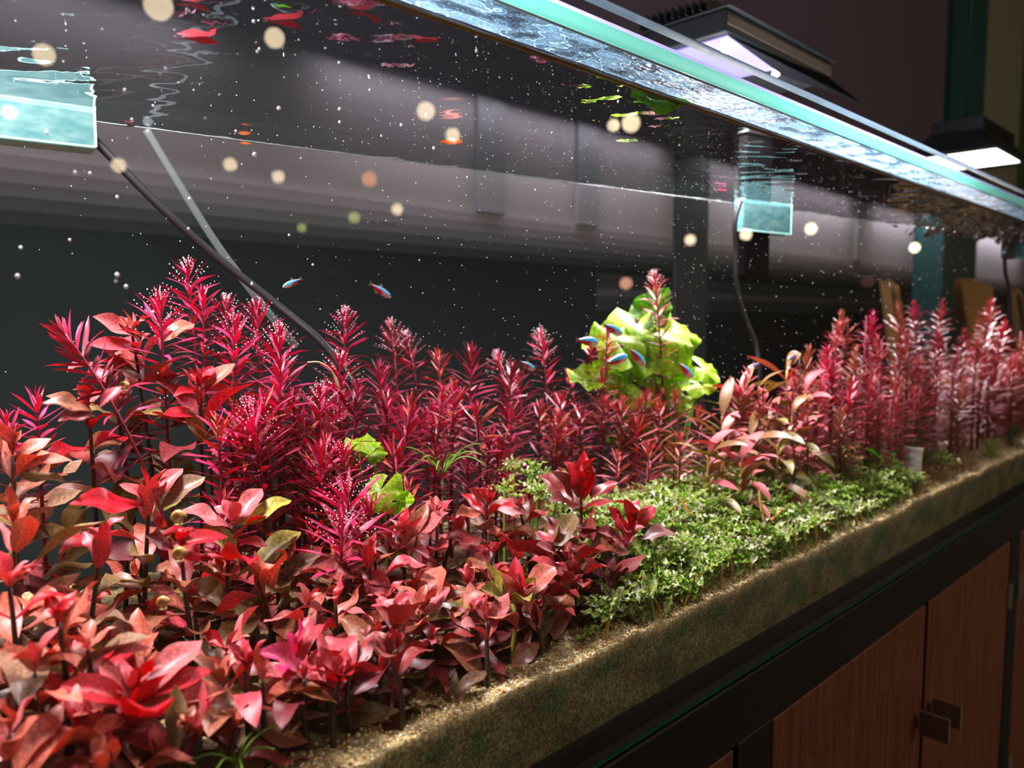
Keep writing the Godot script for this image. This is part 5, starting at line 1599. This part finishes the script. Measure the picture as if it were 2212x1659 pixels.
func fish_and_small_things() -> void:
	fish(610, 620, 652, 601, -0.33, "neon fish with a cyan stripe swimming alone right of the black hose, facing left")
	fish(845, 642, 798, 611, -0.33, "neon fish diving alone in the open dark water above the middle plants")
	fish(1344, 721, 1300, 698, -0.25, "neon fish at the upper left of the lotus, topmost of the lotus shoal")
	fish(1293, 739, 1243, 733, -0.26, "neon fish just left of the lotus, swimming level")
	fish(1356, 768, 1306, 785, -0.24, "neon fish across the lotus centre, tilted upward to the right")
	fish(1394, 789, 1358, 750, -0.235, "neon fish diving steeply across the lotus centre")
	fish(1156, 798, 1122, 779, -0.28, "neon fish before the stout pearled plume")
	fish(1614, 799, 1642, 783, -0.20, "violet-blue neon fish in the gap beyond the lotus", true)
	fish(1702, 776, 1724, 765, -0.17, "small violet-blue neon fish at the edge of the pink thicket", true)
	fish(1497, 816, 1465, 782, -0.23, "dim neon fish by the right-hand lotus leaf, nose down")
	fish(1680, 906, 1677, 862, -0.13, "neon fish pointing straight down before the tan plants")
	snail(385, 1118, -0.15, 0.006, "tan round snail below the large pink plant with a scarlet heart")
	snail(387, 1197, -0.145, 0.006, "tan round snail under the flame-red leaves")
	snail(352, 1302, -0.12, 0.005, "pale snail deep between the stems in the left foreground")
	snail(1376, 694, -0.25, 0.0045, "tiny brown snail on the lotus leaf")
	snail(268, 834, -0.31, 0.005, "small ochre snail on a leaf behind the comb-shaped stem")
	# pale root strand over the hose end
	var st := obj("root_strand", tubem(through([at(665, 783, -0.28), at(690, 783, -0.28), at(715, 800, -0.28), at(733, 838, -0.28)], 16), same(0.0008, 17), 5), M.root)
	tag(st, "pale curved root strand over the magenta stems near the hose end", "root")
	# leaves afloat
	floating(975, 303, WATER - 0.012, 0.036, M.floating_orange, 0.9, "orange leaf drifting under the middle of the water surface", -0.5)
	floating(920, 90, WATER - 0.002, 0.024, M.floating_red, 0.08, "single red leaf afloat near the brace")
	floating(800, 28, WATER - 0.002, 0.036, M.floating_red, 0.08, "larger red leaf afloat at the top of the picture")
	floating(622, 47, WATER - 0.002, 0.040, M.floating_red, 0.08, "long red leaf afloat beside the bright reflected lamp")
	floating(430, 84, WATER - 0.002, 0.038, M.floating_red, 0.08, "thin red leaf afloat at the upper left")
	floating(425, 10, WATER - 0.002, 0.032, M.floating_red, 0.08, "red leaf afloat at the top edge by the big reflected lamp")
	floating(280, 273, WATER - 0.003, 0.014, M.floating_red, 0.0, "red leaf scrap at the back waterline right of the glass block")
	floating(608, 12, WATER - 0.002, 0.018, M.floating_green, 0.3, "small green leaf scrap afloat at the top edge")
	floating(1556, 409, WATER - 0.003, 0.026, M.floating_magenta, 0.2, "magenta leaf scrap afloat left of the black box")
	floating(530, 310, WATER - 0.006, 0.018, M.floating_orange, 0.7, "brownish leaf scrap hanging at the back waterline", 0.2)
	var p := at(1420, 190, -0.02)
	var o := obj("floating_leaf", leaf_mesh(0.34, 0.0, 0.25, 0.5, 7.0, 0.2, 0.1, 0.8, 10, 4, 1.0), M.floating_green, null, Transform3D(Basis(Vector3.RIGHT, 0.75) * Basis.from_scale(Vector3(0.085, 0.085, 0.085)), Vector3(p.x - 0.03, WATER - 0.004, -0.026)))
	tag(o, "yellow-green leaf pressed against the front waterline under the brace", "leaf")
	# brown leaf mat standing in for far plants mirrored in the surface
	var ms := start()
	for k in 420:
		var x := rnd(1.62, 2.45)
		var zz := rnd(maxf(back_z(x) + 0.012, -0.22), -0.02)
		if x < 1.75 and rng.randf() < 0.6: continue
		ms.append_from(pick(broad_leaves), 0, leaf_at(Vector3(x, WATER - rnd(0.001, 0.012), zz), rnd(0, TAU), rnd(-0.4, 0.3), rnd(-0.8, 0.8), rnd(0.012, 0.03)))
	var mt := obj("reflection_mat", ms.commit(), M.mirrored_brown)
	tag(mt, "dark brown mat standing in for mirrored plants at the far right surface", "reflection", "", "stuff")
	# bubbles and specks drifting in the water
	var few: Array = []
	for k in 1800:
		var x := rnd(0.12, 2.0)
		var z := rnd(maxf(back_z(x) + 0.01, -0.48), -0.03)
		var y := WATER - 0.006 - 0.30 * pow(rng.randf(), 2.2)
		if k % 3 == 0: x = rnd(0.35, 0.95)
		if rng.randf() < 0.35 and x < 1.9: z = rnd(maxf(back_z(x) + 0.01, -0.22), -0.02)
		var r := rnd(0.00022, 0.00055)
		few.append(Transform3D(Basis.from_scale(Vector3(r, r, r)), Vector3(x, y, z)))
	scatter("drifting_specks", bead, M.bubble, few, null, "fine white specks and gas bubbles drifting all through the water", "bubbles")
	var big := ball(1.0, 6, 10)
	for k in 46:
		var px := rnd(15, 760)
		var py := rnd(20, 700)
		if k > 30: px = rnd(760, 1500); py = rnd(40, 420)
		var c := at(px, py, rnd(-0.20, -0.05))
		if c.y > WATER - 0.004: c = at_level(px, py, WATER - 0.004)
		if c.z > -0.02 or c.z < back_z(c.x) + 0.02: continue
		var r := rnd(0.0007, 0.0012)
		var b := obj("air_bubble", big, M.glass_bead if M.has("glass_bead") else M.bubble, null, Transform3D(Basis.from_scale(Vector3(r, r * 1.2, r)), c))
		tag(b, "pale round air bubble rising in the open dark water" if k <= 30 else "pale round air bubble under the brace in the open water", "bubble", "larger air bubbles in open water")

func floating(px: float, py: float, level: float, size: float, m: Material, tilt: float, label: String, turn := 0.0) -> void:
	var c := at_level(px, py, level)
	if c.z < back_z(c.x) + 0.012: c = on_back(px, py, 0.012)
	if c.z > -0.025: c.z = -0.025
	var b := Basis(Vector3.UP, deg_to_rad(-44.27) + turn) * Basis(Vector3.RIGHT, tilt) * Basis.from_scale(Vector3(size, size * 0.35, size) * 0.8)
	var o := obj("floating_leaf", pick(broad_leaves), m, null, Transform3D(b, c - b.x * 0.5))
	tag(o, label, "leaf")


# ================================================================= pendant lamps of the room, seen mirrored in the front glass
func reflected_pendants() -> void:
	var list := [
		[342, 12, 30, 0, "the largest, highest glow at the top left"], [95, 118, 22, 0, "above the long glass block at far left"], [593, 82, 21, 0, "under the long red floating leaf"], [20, 243, 15, 0, "over the long glass block"], [256, 357, 15, 0, "on the black hose"],
		[497, 355, 14, 0, "below the back waterline at left"], [601, 382, 13, 0, "right of the one below the waterline"], [798, 387, 16, 1, "with the orange glow"], [858, 452, 12, 0, "below the orange glow"], [765, 470, 12, 2, "with the yellow-green glow"],
		[920, 240, 19, 0, "left of the drifting orange leaf"], [978, 292, 15, 0, "touching the drifting orange leaf"], [1363, 266, 19, 0, "under the brace, the right one of two"], [1325, 271, 13, 0, "under the brace, the left one of two"], [1491, 518, 11, 0, "left of the black box"],
		[1611, 506, 12, 0, "on the black box"], [1752, 494, 12, 0, "right of the square glass block"], [1976, 535, 10, 0, "farthest right"], [1352, 612, 13, 3, "left of the tall lotus stem"], [652, 492, 9, 2, "with the faint olive glow"],
	]
	for e in list:
		var g := at(e[0], e[1], 0.0)
		var d := ray(e[0], e[1])
		d.z = -d.z
		var t0 := (g - EYE).dot(-view.z)
		var t := (2.55 - g.y) / d.y
		t = minf(t, minf((9.2 - g.z) / d.z, (13.2 - g.x) / d.x))
		var c := g + d * t
		var r: float = e[2] / FOCAL * (t + t0)
		var p := thing("pendant_lamp", c, "round pendant lamp mirrored in the front glass, %s" % e[4], "lamp", "pendant lamps mirrored in the glass")
		var col: Color = [Color(1.0, 0.90, 0.74), Color(1.0, 0.62, 0.28), Color(0.80, 0.85, 0.45), Color(1.0, 0.72, 0.60)][e[3]]
		obj("bulb", ball(r, 12, 20), glowing(col, 14.0 if e[3] == 0 else 8.0), p)
		obj("cap", lathem([Vector2(0.001, r * 1.35), Vector2(r * 0.35, r * 1.3), Vector2(r * 0.42, r * 0.95), Vector2(r * 0.30, r * 0.9)], 16), M.lamp_body, p)
		if c.y + r * 1.3 < 4.28:
			obj("cord", tubem([Vector3(0, r * 1.3, 0), Vector3(0, 4.3 - c.y, 0)], [0.004, 0.004], 6), M.lamp_body, p)
		var l := OmniLight3D.new()
		l.name = "bulb_light"
		l.light_color = col
		l.light_energy = 0.22
		l.omni_range = 20.0
		l.omni_attenuation = 2.0
		l.light_size = r * 0.3
		l.shadow_enabled = true
		p.add_child(l)
